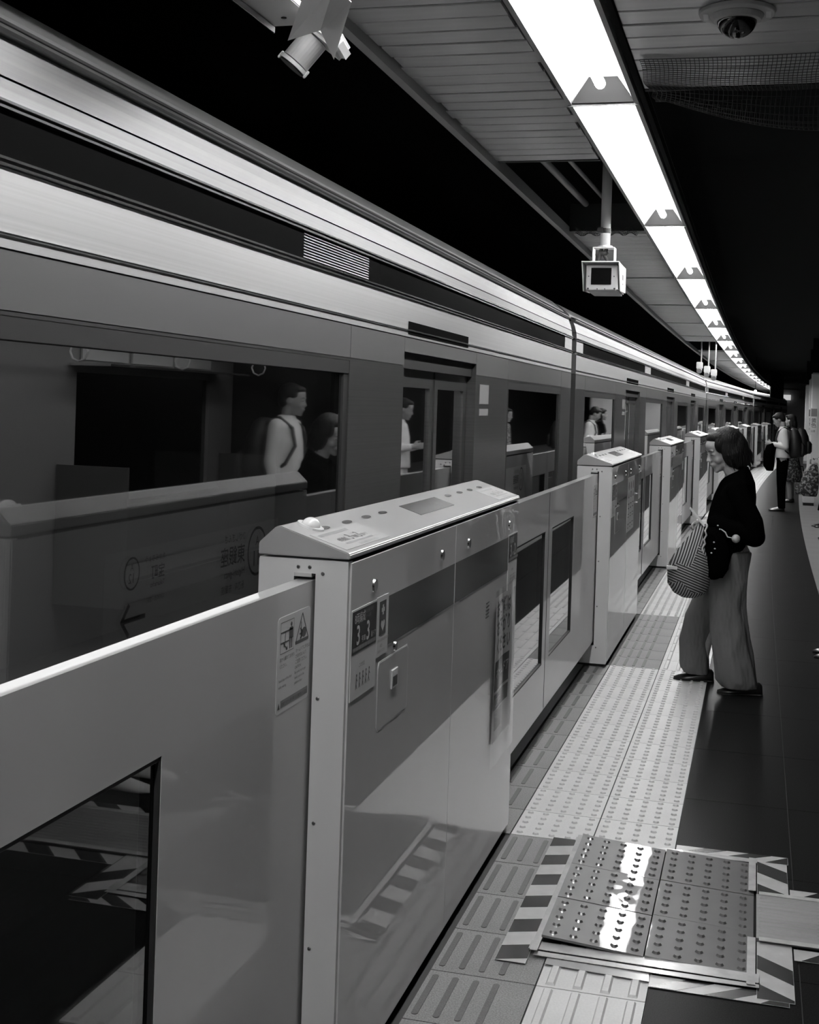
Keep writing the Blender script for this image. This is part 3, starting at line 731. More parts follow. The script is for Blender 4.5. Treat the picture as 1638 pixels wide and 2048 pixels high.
# notice with pictograms on the second housing
s2 = MB(); s2.box(0.0042, 1.02, 0.74, 0.0056, 1.50, 1.12); ns = s2.build('pictogram_notice', m_label, HP[1], label='pale notice with rows of pictograms')
shp = []
for i in range(3):
    u = 1.10+i*0.15
    shp += [disc(u, 1.06, 0.030), [(u-0.04, 0.975), (u+0.04, 0.975), (u, 1.025)] if i != 1 else rect(u-0.03, 0.975, u+0.03, 1.02), rect(u-0.045, 0.93, u+0.045, 0.938), rect(u-0.045, 0.90, u+0.03, 0.908),
            rect(u-0.045, 0.86, u+0.045, 0.866), rect(u-0.045, 0.84, u+0.04, 0.846), rect(u-0.045, 0.79, u+0.045, 0.797), rect(u-0.045, 0.765, u+0.02, 0.771)]
print_on('lettering', (0.0056, 0, 0), (0, 1, 0), (0, 0, 1), [], m_print_k, ns, 0.0006, shapes=shp)
# wrinkled poster taped on the nearest housing
pt = thing('poster', 'creased poster under clear film taped to the right end of the nearest housing', 'poster', (FX+0.0065, H0, 0))
def wav(nm, u0, u1, z0, z1, m, h=0.0, nx=16, nz=28, par=None, amp=0.006):
    b = MB(); vs = []; fs = []
    for j in range(nz+1):
        for i in range(nx+1):
            a = i/nx; c = j/nz; u = u0+(u1-u0)*a; z = z0+(z1-z0)*c
            w_ = amp*(0.5+0.5*math.sin(26*u+3*z))*(0.4+0.6*math.sin(5*z+1)**2)
            vs.append((w_+h, u, z))
    for j in range(nz):
        for i in range(nx): q = j*(nx+1)+i; fs.append((q, q+1, q+nx+2, q+nx+1))
    b.add(vs, fs); return b.build(nm, m, par, smooth=True)
wav('sheet', 1.64, 1.98, 0.42, 0.93, m_label, par=pt)
def wprint(nm, texts, m, shapes, h):
    o = print_on(nm, (0, 0, 0), (0, 1, 0), (0, 0, 1), texts, m, pt, 0.0, shapes)
    for v in o.data.vertices:
        u, z = v.co.y, v.co.z
        v.co.x = 0.006*(0.5+0.5*math.sin(26*u+3*z))*(0.4+0.6*math.sin(5*z+1)**2)+h
    return o
def grid_rect(u0, v0, u1, v1, n=8, m_=6): return [rect(u0+(u1-u0)*i/n, v0+(v1-v0)*j/m_, u0+(u1-u0)*(i+1)/n, v0+(v1-v0)*(j+1)/m_) for i in range(n) for j in range(m_)]
wprint('dark_blocks', [('お客様は', 0.062, 1.66, 0.860, 'l', 1, 0.03), ('お下がり', 0.062, 1.66, 0.795, 'l', 1, 0.03), ('ください', 0.062, 1.66, 0.730, 'l', 1, 0.03)], m_print_k, grid_rect(1.65, 0.60, 1.90, 0.705)+grid_rect(1.65, 0.535, 1.90, 0.590), 0.0012)
wprint('lettering', [('ホームドア', 0.045, 1.665, 0.645, 'l', 1, 0.01), ('工事中', 0.035, 1.67, 0.547)], m_print_w, [], 0.0024)
wprint('picture', [], m_print_g, grid_rect(1.67, 0.46, 1.80, 0.53, 6, 3), 0.0012)
wav('clear_film', 1.615, 2.03, 0.34, 0.955, glass('clear_film', 0.95, 0.15, 0.6), h=0.004, nx=24, nz=40, par=pt, amp=0.009)

# ------------------------------------------------------------------ sliding platform doors
def make_door(y0, y1, wy0, wy1, zb, stick, name_label, wz=(0.385, 1.012)):
    t = thing('platform_door', name_label, 'door', (0, y0, 0), group='sliding platform doors between the housings')
    L = y1-y0; a = wy0-y0; c = wy1-y0; z0, z1 = wz; zt = 1.192
    b = MB(); X0, X1 = -0.020, 0.020
    for q in ((0, a, zb, zt), (c, L, zb, zt), (a, c, zb, z0), (a, c, z1, zt)): b.box(X0, q[0], q[2], X1, q[1], q[3])
    b.build('panel', m_leaf, t)
    b = MB(); w_ = 0.007
    for q in ((a, a+w_, z0, z1), (c-w_, c, z0, z1), (a, c, z0, z0+w_), (a, c, z1-w_, z1)): b.box(X0+0.004, q[0], q[2], X1-0.0012, q[1], q[3])
    b.build('window_frame', m_black, t)
    b = MB(); b.box(0.006, a+w_, z0+w_, 0.011, c-w_, z1-w_); b.build('pane', m_glass_gate, t)
    b = MB(); b.box(X0-0.002, -0.008 if stick < 0 else L-0.004, zb+0.01, X1+0.001, -0.001 if stick < 0 else L-0.001, zt-0.003)
    if stick: b.build('edge_rubber', m_black, t)
    if stick:
        u0 = (L-0.232) if stick < 0 else 0.04
        b = MB(); s0, s1, q0, q1 = u0, u0+0.198, 0.936, 1.138
        r_ = 0.012
        pts = []
        for cx_, cz_, a0 in ((s1-r_, q1-r_, 0), (s0+r_, q1-r_, 90), (s0+r_, q0+r_, 180), (s1-r_, q0+r_, 270)):
            for k in range(5): an = R(a0+k*22.5); pts.append((cx_+r_*math.cos(an), cz_+r_*math.sin(an)))
        b.poly_x(pts, X1, X1+0.0008); st = b.build('warning_sticker', m_label, t)
        tx = [('扉から離れてお待ち', 0.0098, 0.014, 0.113-0.004), ('ください。', 0.0098, 0.014, 0.095), ('ホームドアに手をは', 0.0098, 0.108, 0.113), ('さまれないよう', 0.0098, 0.108, 0.101), ('ご注意ください。', 0.0098, 0.108, 0.089),
              ('Stand clear of the door', 0.0082, 0.012, 0.066), ('while waiting.', 0.0082, 0.012, 0.053), ('CAUTION!', 0.0082, 0.106, 0.078), ('Be careful not to get', 0.0082, 0.106, 0.067), ('hands stuck in the', 0.0082, 0.106, 0.056), ('platform door.', 0.0082, 0.106, 0.045)]
        shp = []
        for p, q in (((0.016, 0.125), (0.016, 0.19)), ((0.016, 0.19), (0.094, 0.19)), ((0.094, 0.19), (0.094, 0.125)), ((0.094, 0.125), (0.016, 0.125))): shp.append(seg2(p, q, 0.0012))
        shp += [disc(0.078, 0.180, 0.0055, 0.0048), rect(0.066, 0.150, 0.090, 0.171), disc(0.078, 0.171, 0.0115, 0.004), rect(0.069, 0.129, 0.0755, 0.152), rect(0.0795, 0.129, 0.086, 0.152),
                seg2((0.016, 0.169), (0.07, 0.169), 0.0026), seg2((0.016, 0.147), (0.068, 0.147), 0.0026), seg2((0.044, 0.147), (0.044, 0.169), 0.0022),
                seg2((0.036, 0.143), (0.056, 0.131), 0.0028), seg2((0.036, 0.144), (0.044, 0.143), 0.0028), seg2((0.036, 0.144), (0.038, 0.137), 0.0028), seg2((0.057, 0.130), (0.049, 0.131), 0.0028), seg2((0.057, 0.130), (0.055, 0.137), 0.0028),
                seg2((0.106, 0.133), (0.146, 0.193), 0.004), seg2((0.146, 0.193), (0.186, 0.133), 0.004), rect(0.105, 0.130, 0.187, 0.137),
                disc(0.158, 0.150, 0.014, 0.011), seg2((0.148, 0.152), (0.134, 0.162), 0.004), seg2((0.147, 0.148), (0.130, 0.150), 0.004), seg2((0.148, 0.144), (0.134, 0.140), 0.004), seg2((0.140, 0.138), (0.140, 0.175), 0.003)]
        print_on('lettering', (X1+0.0008, s0, q0), (0, 1, 0), (0, 0, 1), tx, m_print_k, st, 0.0004, shapes=shp)
        print_on('footer_band', (X1+0.0008, s0, q0), (0, 1, 0), (0, 0, 1), [], m_print_g, st, 0.0003, shapes=[rect(0.026, 0.010, 0.190, 0.026)])
        print_on('footer_lettering', (X1+0.0008, s0, q0), (0, 1, 0), (0, 0, 1), [('危険ですから身を乗り出したり、', 0.0085, 0.030, 0.0140), ('物をかけないでください', 0.0085, 0.128, 0.0140, 'l', 0.62)], m_print_k, st, 0.0006, shapes=[[(0.008, 0.010), (0.022, 0.010), (0.015, 0.024)]])
    return t
ords = ['first', 'second', 'third', 'fourth', 'fifth', 'sixth', 'seventh', 'eighth']
near = make_door(1.03, H0+0.024, 1.15, 1.948, 0.155, -1, 'large grey door leaf filling the lower left, sliding into the nearest housing', wz=(0.33, 0.990))
near.location.x = -0.965
for i in range(8):
    ya = H0+PITCH*i+HL; yb = H0+PITCH*(i+1); yj = ya+1.28
    for s in (0, 1):
        if s == 0: d = make_door(ya-0.024, yj-0.004, ya+0.30, yj-0.09, 0.155, 0, 'grey sliding door leaf with a window, attached to the far end of the %s housing' % ords[i]) if i == 0 else copy_tree(dA)
        else: d = make_door(yj+0.004, yb+0.024, yj+0.11, yj+0.86, 0.155, -1, 'x') if i == 0 else copy_tree(dB)
        if i == 0 and s == 0: dA = d
        if i == 0 and s == 1: dB = d
        y = (ya-0.024) if s == 0 else yj+0.004
        d.location = (-0.965+bent(y+0.7), y, 0); d.rotation_euler = (0, 0, slope(y+0.7))
        d['label'] = 'grey sliding door leaf with a dark window, joined to the %s of the %s housing' % (('far end', ords[i]) if s == 0 else ('near end', (ords+['ninth'])[i+1]))
    b = MB(); b.box(-1.16, ya+0.01, -0.005, -0.997, yb-0.01, 0.012)
    if i < 4:
        o = b.build('gap_shade_strip', m_black); o.location = (bent(ya+1.5), 0, 0)  # black strip standing in for the shadowed gap below the doors
        if i > 1: o.rotation_euler = (0, 0, 0)
        tag(o, 'black strip for the shaded gap under the sliding doors between the %s and %s housings' % (ords[i], ords[i+1]), 'dark strip', 'black strips for the shaded door gaps')

# ------------------------------------------------------------------ temporary tactile plates, tapes and cable cover
tp = thing('tactile_plate_cover', 'raised patch of shiny studded plates taped down with striped hazard tape', 'floor plate', (0, 0, 0))
ys = [3.735, 4.048, 4.358, 4.668]; xs = [-0.572, -0.271, 0.036]
for c in range(2):
    for r_ in range(3):
        w_ = xs[c+1]-xs[c]-0.004; l = ys[r_+1]-ys[r_]-0.004
        b = MB(); b.box(0, 0, -0.004, w_, l, 0.003)
        dots(b, 5, 5, 0.06, 0.06, 0.03, 0.032, 0.003, 0.0125, 0.008, 0.006, 10)
        o = b.build('plate', m_plate, tp); o.location = (xs[c]+0.002, ys[r_]+0.002, 0.034 if c == 0 else 0.0165)
        o.rotation_euler = (R(random.uniform(-0.25, 0.25)), R(4.0) if c == 0 else R(2.6+random.uniform(-0.15, 0.15)), 0)
b = MB(); b.box(-0.571, 3.75, 0.0, 0.034, 4.66, 0.0035); b.build('backing', m_black, tp)
def tapestrip(nm, pts, z, m, h=0.0012, par=tp):
    b = MB(); b.poly_z(pts, z, z+h); return b.build(nm, m, par)
tapestrip('edge_tape', rect(-0.592, 3.66, -0.570, 4.70), 0.021, m_trim)
tapestrip('edge_tape', [(-0.60, 4.668), (0.045, 4.664), (0.045, 4.70), (-0.60, 4.705)], 0.010, m_trim)
tapestrip('edge_tape', [(-0.60, 3.69), (0.05, 3.68), (0.05, 3.735), (-0.60, 3.745)], 0.012, m_trim)
tapestrip('edge_tape', [(-0.58, 3.655), (-0.1, 3.65), (0.05, 3.655), (0.05, 3.676), (-0.58, 3.684)], 0.009, m_trim)
tapestrip('edge_tape', rect(0.016, 4.38, 0.040, 4.70), 0.0135, m_trim)
tapestrip('edge_tape', rect(0.016, 3.66, 0.040, 3.99), 0.0135, m_trim)
def hazard(nm, x0, y0, x1, y1, along, n, skew, z, wob=0.004):
    # one strip of tape, light with dark slanting patches (two materials on one flat strip)
    b = MB(); L = (y1-y0) if along == 'y' else (x1-x0); W = (x1-x0) if along == 'y' else (y1-y0); d = L/n
    def pt(u, v):
        return (x0+v, y0+u) if along == 'y' else (x0+u, y0+v)
    b.m = 0; b.poly_z([pt(0, 0), pt(L, 0), pt(L, W), pt(0, W)], z, z+0.001)
    b.m = 1
    for i in range(n):
        if i % 2: continue
        u0 = i*d; u1 = (i+1)*d
        q = [(u0, 0), (u1, 0), (u1+skew, W), (u0+skew, W)]
        q = [(min(max(u, 0.001), L-0.001), v) for u, v in q]
        b.poly_z([pt(u, v+(0.001 if v == 0 else -0.001)) for u, v in q], z+0.001, z+0.0016)
    return b.build(nm, [m_tape_l, m_tape_d], tp)
hazard('hazard_tape', -0.682, 3.60, -0.593, 4.69, 'y', 11, 0.035, 0.0042)
hazard('hazard_tape', -0.24, 4.702, 0.15, 4.775, 'x', 5, 0.10, 0.0024)
hazard('hazard_tape', 0.044, 4.37, 0.145, 4.70, 'y', 3, -0.08, 0.0022)
hazard('hazard_tape', 0.044, 3.60, 0.145, 3.985, 'y', 4, -0.08, 0.0032)
hazard('hazard_tape', -0.245, 3.575, 0.13, 3.652, 'x', 5, 0.10, 0.0024)
b = MB(); b.poly_z([(-0.54, 3.655), (-0.25, 3.655), (-0.245, 3.60), (-0.54, 3.615)], 0.0052, 0.0062)
b.build('edge_tape', mat('thin_film', 0.42, 0.2, coat=0.4), tp)

cc = thing('cable_cover', 'flat grey ribbed cover strip running right from the studded plates', 'cover', (0, 0, 0))
b = MB(); b.box(0.042, 3.995, 0.0, 1.6, 4.36, 0.012)
for j in range(12): b.frus(0.05, 4.012+j*0.028, 1.59, 4.03+j*0.028, 0.012, 0.0135, 0.004)
b.build('cover_board', mat('cover_board', 0.20, 0.45, noise=0.15, nscale=(2, 40, 2), bump=0.3, bscale=60), cc)
for y_ in (3.975, 4.355):
    b = MB(); b.box(0.05, y_, 0.0125, 1.6, y_+0.026, 0.0142); b.build('clear_tape', m_trim, cc)
def hz(nm, x0, x1, y0, y1):
    b = MB(); b.m = 0; b.poly_z(rect(x0, y0, x1, y1), 0.0024, 0.0034); b.m = 1; x = x0+0.02
    while x < x1-0.2: b.poly_z([(x, y0+0.001), (x+0.10, y0+0.001), (x+0.17, y1-0.001), (x+0.07, y1-0.001)], 0.0034, 0.004); x += 0.2
    b.build(nm, [m_tape_l, m_tape_d], cc)
hz('hazard_tape', 0.15, 1.6, 4.384, 4.46); hz('hazard_tape', 0.15, 1.6, 3.89, 3.97)

# ------------------------------------------------------------------ train
CARL = 17.85
WINS = [(0.5, 2.5), (5.4, 7.6), (10.25, 12.45), (15.35, 17.35)]
DOORS = [(3.35, 4.70), (8.25, 9.60), (13.15, 14.50)]
def make_car():
    t = thing('train_car', 'x', 'train', group='cars of the passing train')
    ZS, ZT = 0.92, 1.70
    solid = []; y = 0.0
    for a, b_ in sorted(WINS+DOORS): solid.append((y, a)); y = b_
    solid.append((y, CARL))
    for a, c in solid:
        b = MB(); b.box(-0.06, a, -0.35, 0.0, c, 1.858); b.build('side_panel', m_steel_d, t)
    for a, c in WINS:
        b = MB(); b.box(-0.06, a, -0.35, 0.0, c, ZS); b.build('side_panel', m_steel_d, t)
        b = MB(); b.box(-0.06, a, ZT+0.035, 0.0, c, 1.858); b.build('side_panel', m_steel_d, t)
    b = MB()
    for a, c in solid+WINS: b.box(0.0, a+0.002, 1.745, 0.0015, c-0.002, 1.857)
    for a, c in DOORS: b.box(-0.01, a, 1.80, 0.0015, c, 1.857)
    b.build('painted_stripe', m_colorband, t)
    b = MB(); b.box(-0.06, 0.0, 1.862, 0.0, CARL, 2.012); b.build('letter_board', m_steel, t)
    b = MB(); b.box(-0.06, 0.0, 1.857, -0.004, CARL, 1.862); b.box(-0.02, 0.0, 2.176, -0.010, CARL, 2.185); b.build('groove', m_black, t)
    b = MB(); b.poly_y([(-0.001, 1.883), (0.006, 1.886), (0.006, 1.890), (-0.001, 1.894)], 0, CARL); b.build('moulding', m_rail, t)
    for z in (2.012, 2.024, 2.118, 2.130):
        b = MB(); b.poly_y([(-0.012, z), (0.0075, z+0.002), (0.0075, z+0.007), (-0.012, z+0.010)], 0, CARL); b.build('moulding', m_rail, t)
    b = MB(); b.box(-0.06, 0.35, 2.034, -0.003, CARL-0.35, 2.119); b.build('black_stripe', m_stripe, t)
    for a in (0.0, CARL-0.35):
        b = MB(); b.box(-0.06, a, 2.034, -0.001, a+0.35, 2.119); b.build('stripe_end', m_steel, t)
    for a in (11.96, 5.2):
        lv = MB()
        for j in range(9): lv.poly_y([(-0.003, 2.037+j*0.009), (0.001, 2.037+j*0.009), (-0.003, 2.042+j*0.009)], a, a+0.68)
        lv.build('louvre', m_steel, t)
    b = MB(); b.poly_y([(-0.06, 2.139), (-0.001, 2.139), (-0.004, 2.178), (-0.06, 2.178)], 0, CARL)
    b.poly_y([(-0.06, 2.183), (-0.005, 2.183), (-0.016, 2.225), (-0.034, 2.268), (-0.060, 2.268)], 0, CARL); b.build('upper_panel', m_steel_u, t)
    b = MB(); b.poly_y([(-0.05, 2.266), (-0.016, 2.270), (-0.012, 2.276), (-0.016, 2.284), (-0.05, 2.286)], 0, CARL); b.poly_y([(-0.05, 2.292), (-0.030, 2.294), (-0.028, 2.299), (-0.05, 2.303)], 0, CARL); b.build('rain_gutter', m_steel_d, t)
    arc = [(-0.05, 2.286), (-0.075, 2.33), (-0.16, 2.40), (-0.40, 2.47), (-0.9, 2.52), (-1.9, 2.52), (-2.4, 2.47), (-2.64, 2.40), (-2.75, 2.28)]
    b = MB(); b.poly_y(arc, 0, CARL); b.build('roof', mat('roof_grey', 0.10, 0.5), t)
    # side windows
    for a, c in WINS:
        f = MB(); e = 0.05
        f.box(-0.05, a, ZT-0.01, -0.001, c, ZT+0.036); f.box(-0.05, a, ZS, -0.004, c, ZS+0.03); f.box(-0.05, a, ZS+0.03, -0.004, a+e, ZT-0.01); f.box(-0.05, c-e, ZS+0.03, -0.004, c, ZT-0.01)
        fo = f.build('window', m_black, t)
        p = MB(); p.box(-0.020, a+e, ZS+0.03, -0.012, c-e, ZT-0.01); p.build('pane', m_glass_train, fo)
    for a, c in DOORS:
        m_ = (a+c)/2
        r = MB(); r.box(-0.075, a, 1.80, -0.012, c, 1.858); r.box(-0.075, a, 1.735, -0.02, c, 1.80); r.build('door_header', m_black, t)
        r = MB(); r.box(-0.06, a+0.05, 1.872, 0.0015, a+1.15, 1.925); r.build('destination_display', m_stripe, t)
        for s in (0, 1):
            q0, q1 = (a+0.004, m_-0.004) if s == 0 else (m_+0.004, c-0.004)
            l = MB(); w0, w1 = q0+0.07, q1-0.07
            for q in ((q0, w0, -0.05, 1.735), (w1, q1, -0.05, 1.735), (w0, w1, -0.05, 0.80), (w0, w1, 1.66, 1.735)): l.box(-0.075, q[0], q[2], -0.045, q[1], q[3])
            lo = l.build('door_leaf', m_steel_d, t)
            p = MB(); p.box(-0.062, w0, 0.80, -0.055, w1, 1.66); p.build('pane', m_glass_train, lo)
            p = MB(); y_ = m_; p.box(-0.074, (y_-0.012 if s == 0 else y_+0.004), -0.05, -0.043, (y_-0.004 if s == 0 else y_+0.012), 1.735); p.build('edge_rubber', m_black, lo)
    for y_ in (3.1, 14.62):
        b = MB(); b.box(0.0, y_-0.02, 1.60, 0.0015, y_+0.20, 1.70); b.build('door_notice', mat('notice_grey', 0.30, 0.4), t)
        b = MB(); b.box(0.0, y_-0.02, 1.54, 0.0015, y_+0.20, 1.575); b.build('door_notice', mat('notice_grey', 0.30, 0.4), t)
    # grab rail by the car end, far side, ends, floor, cabin fittings
    b = MB(); b.box(-2.8, 0.02, -0.35, -2.74, CARL-0.02, 0.92); b.box(-2.8, 0.02, 1.72, -2.74, CARL-0.02, 2.29)
    for a, c in solid: b.box(-2.8, max(a, 0.02), 0.92, -2.74, min(c, CARL-0.02), 1.72)
    b.build('far_wall', mat('cabin_lining', 0.30, 0.5), t)
    b = MB()
    for a, c in WINS+DOORS: b.box(-2.775, a, 0.92, -2.768, c, 1.72)
    b.build('far_pane', m_glass_train, t)
    for a in (0.0, CARL-0.05):
        b = MB(); b.box(-2.74, a, -0.35, -0.062, a+0.05, 2.28); b.build('end_wall', m_steel_d, t)
    b = MB(); b.box(-2.74, 0.05, -0.06, -0.08, CARL-0.05, 0.0); b.build('cabin_floor', mat('cabin_floor', 0.18, 0.5), t)
    b = MB(); b.box(-2.74, 0.05, 2.17, -0.07, CARL-0.05, 2.20); b.build('cabin_ceiling', mat('cabin_lining', 0.30, 0.5), t)
    for x in (-0.85, -1.95):
        b = MB(); b.box(x-0.05, 0.6, 2.15, x+0.05, CARL-0.6, 2.168); b.build('cabin_lamp', m_cabin, t)
        b = MB(); b.tube((x, 0.4, 1.90), (x, CARL-0.4, 1.90), 0.015, n=8); rl = b.build('handrail', m_chrome, t, smooth=True)
        if x < -1:
            for k in range(14):
                y_ = 0.8+k*1.2
                b = MB(); b.box(x-0.004, y_-0.012, 1.84, x+0.004, y_+0.012, 1.90)
                for q in range(8):
                    a0 = 2*math.pi*q/8; a1 = 2*math.pi*(q+1)/8
                    b.tube((x+0.05*math.cos(a0), y_, 1.80+0.05*math.sin(a0)), (x+0.05*math.cos(a1), y_, 1.80+0.05*math.sin(a1)), 0.006, n=5, caps=False)
                b.build('hand_strap', m_white, rl)
    for a, c in WINS+DOORS:
        b = MB(); n_ = 3 if c-a > 1.6 else 1
        for q in range(n_): b.box(-2.735, a+(c-a)*q/n_+0.03, 1.80, -2.72, a+(c-a)*(q+1)/n_-0.03, 2.08)
        b.build('advert_panel', m_label, t)
    for a, c in WINS:
        b = MB(); b.box(-2.73, a-0.2, 0.30, -2.30, c+0.2, 0.45); b.box(-2.73, a-0.2, 0.45, -2.62, c+0.2, 0.88); b.build('bench_seat', mat('seat_fabric', 0.10, 0.8), t, bevel=0.02, seg=2)
        for e in (a-0.22, c+0.2): 
            b = MB(); b.box(-2.73, e, 0.30, -2.25, e+0.02, 1.15); b.build('seat_screen', mat('seat_screen_grey', 0.12, 0.5), t)
        b = MB(); b.box(-2.73, a-0.1, 1.76, -2.45, c+0.1, 1.775); b.build('luggage_rack', m_chrome, t)
    b = MB(); b.box(-2.7, 0.1, -1.0, -0.10, CARL-0.1, -0.36); b.build('underframe', m_void, t)
    return t
car0 = make_car()
cl = ['nearest silver train car filling the left of the photo behind the gates', 'second silver train car, beyond the first dark gap between cars', 'third silver train car, receding far down the platform', 'last visible train car, dim at the far bend']
for i in range(4):
    y = -8.23+18.1*i; y2 = y+CARL
    t = car0 if i == 0 else copy_tree(car0)
    x0 = -1.38+bent(y); x1 = -1.38+bent(y2)
    t.location = (x0, y, 0); t.rotation_euler = (0, 0, -math.atan2(x1-x0, CARL)); t['label'] = cl[i]
    if i < 3:
        g = MB(); g.box(-2.2, CARL, -0.3, -0.35, CARL+0.2, 2.15); g.build('gangway', m_black, t)
        g = MB(); g.box(-0.09, CARL+0.03, 1.52, -0.08, CARL+0.22, 1.535); g.box(-0.09, CARL+0.03, 1.10, -0.08, CARL+0.22, 1.11); g.build('coupling_rail', m_rail, t)

# ------------------------------------------------------------------ pillars, posters, bins on the right
for i, (x, y, h, yy) in enumerate(((1.16, 31.0, 2.60, 0), (1.30, 36.2, 2.60, 0), (1.47, 44.0, 2.62, 0))):
    w_ = 0.72
    t = thing('pillar', ['nearest', 'middle', 'farthest'][i]+' pale clad pillar at the right edge of the photo', 'pillar', (x, y, 0), slope(y), group='pale pillars at the right edge')
    b = MB(); b.box(0, 0, 0.0, w_, w_, h); b.build('cladding', m_pillar, t, bevel=0.03, seg=3)
    b = MB(); b.box(0.02, 0.02, h, w_-0.02, w_-0.02, 3.4); b.build('column', m_void, t)
    b = MB(); b.box(-0.004, -0.004, 0.0, w_+0.004, w_+0.004, 0.10); b.build('skirting', m_ctrim, t)
    if i < 2:
        p = thing('notice', ('white notice with a grey block and black characters on the nearest pillar' if i == 0 else 'white notice half hidden on the middle pillar'), 'notice', (x+0.0, y-0.004, 0), slope(y))
        b = MB(); b.box(-0.02+0.02, -0.012, 1.16, 0.165, 0.0, 1.78); b.build('board', m_white, p)
        b = MB(); b.box(0.018, -0.014, 1.58, 0.150, -0.012, 1.76); b.build('grey_block', m_print_g, p)
        print_on('lettering', (0, -0.012, 0), (1, 0, 0), (0, 0, 1), [('黄', 0.12, 0.022, 1.44), ('色', 0.12, 0.022, 1.33), ('注意', 0.05, 0.02, 1.22)], m_print_k, p, 0.002)
t = thing('waste_bin', 'low white box with a dark base standing before the nearest pillar', 'box', (0.80, 23.6, 0))
b = MB(); b.box(0, 0, 0.05, 0.20, 0.22, 0.28); b.build('body', m_white, t, bevel=0.01)
b = MB(); b.box(0.01, 0.01, 0, 0.19, 0.21, 0.05); b.build('base', m_black, t)
b = MB(); b.box(1.25, 75.97, 2.45, 1.75, 76.17, 2.75); tag(b.build('lit_sign', m_screen), 'small lit white sign at the far end of the lamp line', 'sign')
b = MB(); b.box(2.2, 75.97, 2.55, 3.0, 76.17, 2.72); tag(b.build('sign_box', m_wall), 'dim grey sign box high on the far end wall', 'sign')

# ------------------------------------------------------------------ people
def frame_m(fwd, pitch, roll=0.0):
    f = Vector(fwd).normalized(); u = Vector((0, 0, 1)); l = u.cross(f).normalized(); u = f.cross(l)
    cp, sp = math.cos(pitch), math.sin(pitch)
    f2 = f*cp-u*sp; u2_ = u*cp+f*sp
    l2 = l*math.cos(roll)+u2_*math.sin(roll); u3 = u2_*math.cos(roll)-l*math.sin(roll)
    m = Matrix(((f2.x, l2.x, u3.x), (f2.y, l2.y, u3.y), (f2.z, l2.z, u3.z)))
    return m
def head(b, c, m, s=1.0):
    c = Vector(c); P = lambda x, y, z: c+m @ (Vector((x, y, z))*s)
    def E(p, r): b.ell(P(*p), tuple(q*s for q in r), rot=m, n=20, m=14)
    E((-0.016, 0, 0.030), (0.094, 0.074, 0.086)); E((0.030, 0, -0.010), (0.056, 0.058, 0.080)); E((0.042, 0, 0.048), (0.046, 0.056, 0.046))
    E((0.020, 0, -0.066), (0.058, 0.048, 0.036)); E((0.066, 0, -0.096), (0.018, 0.020, 0.015)); E((0.048, 0, -0.082), (0.032, 0.034, 0.026))
    for sg in (-1, 1):
        E((0.054, sg*0.036, -0.032), (0.024, 0.020, 0.026)); E((0.076, sg*0.024, 0.026), (0.012, 0.022, 0.006))
        E((0.074, sg*0.030, 0.004), (0.011, 0.014, 0.0095)); E((0.094, sg*0.011, -0.030), (0.009, 0.007, 0.006))
        E((-0.004, sg*0.076, -0.008), (0.016, 0.007, 0.028))
    b.cap(P(0.082, 0, 0.012), P(0.103, 0, -0.026), 0.0065*s, 0.0095*s); b.cap(P(0.084, 0, 0.0), P(0.080, 0, 0.03), 0.006*s, 0.006*s)
    E((0.074, 0, -0.058), (0.020, 0.026, 0.018))
    b.cap(P(0.0895, -0.014, -0.055), P(0.0895, 0.014, -0.055), 0.0048*s, 0.0048*s); b.cap(P(0.088, -0.012, -0.064), P(0.088, 0.012, -0.064), 0.0052*s, 0.0052*s)
    return P
def face_bits(P, s, parent, hairm):
    for sg in (-1, 1):
        b = MB(); b.chain([P(0.0855, sg*0.018, 0.003), P(0.087, sg*0.030, 0.0055), P(0.079, sg*0.043, 0.002)], [0.0014*s, 0.0022*s, 0.0012*s], 8); b.build('eyelash', hairm, parent, smooth=True)
        b = MB(); b.chain([P(0.090, sg*0.014, 0.026), P(0.089, sg*0.028, 0.031), P(0.078, sg*0.044, 0.026)], [0.0016*s, 0.0025*s, 0.0012*s], 8); b.build('eyebrow', hairm, parent, smooth=True)
    b = MB(); b.cap(P(0.0935, -0.017, -0.0595), P(0.0935, 0.017, -0.0595), 0.0014*s, 0.0014*s, 8); b.build('mouth_line', mat('lip_line', 0.05, 0.6), parent, smooth=True)
def hand(b, wrist, d, n, s_, k=1.0, curl=(0.5, 0.7, 0.5), thumb=0.5):
    w = Vector(wrist); d = Vector(d).normalized(); n = Vector(n); n = (n-d*n.dot(d)).normalized(); s = Vector(s_); s = (s-d*s.dot(d)-n*s.dot(n)).normalized()
    m = Matrix(((d.x, s.x, n.x), (d.y, s.y, n.y), (d.z, s.z, n.z)))
    b.ell(w+d*0.045*k, (0.050*k, 0.040*k, 0.016*k), rot=m, n=16, m=10)
    b.cap(w-d*0.03*k, w+d*0.03*k, 0.024*k, 0.024*k)
    for i, (o, L) in enumerate(((0.030, 0.070), (0.010, 0.078), (-0.011, 0.073), (-0.030, 0.058))):
        p = w+d*0.082*k+s*o*k; a = 0.0
        b.cap(w+d*0.05*k+s*o*0.8*k, p, 0.011*k, 0.0095*k, 10)
        for j, fr in enumerate((0.45, 0.30, 0.25)):
            a += curl[j]*(1+0.12*i)
            q = p+(d*math.cos(a)+n*math.sin(a))*L*fr*k
            b.cap(p, q, (0.0092-0.0008*j)*k, (0.0086-0.0009*j)*k, 10); p = q
    p = w+d*0.02*k+s*0.030*k
    for j, L in enumerate((0.035, 0.030, 0.024)):
        dirv = (d*0.75+s*(0.65-0.35*j)+n*thumb*(0.5+0.5*j)).normalized(); q = p+dirv*L*k
        b.cap(p, q, (0.012-0.0015*j)*k, (0.0108-0.0015*j)*k, 10); p = q
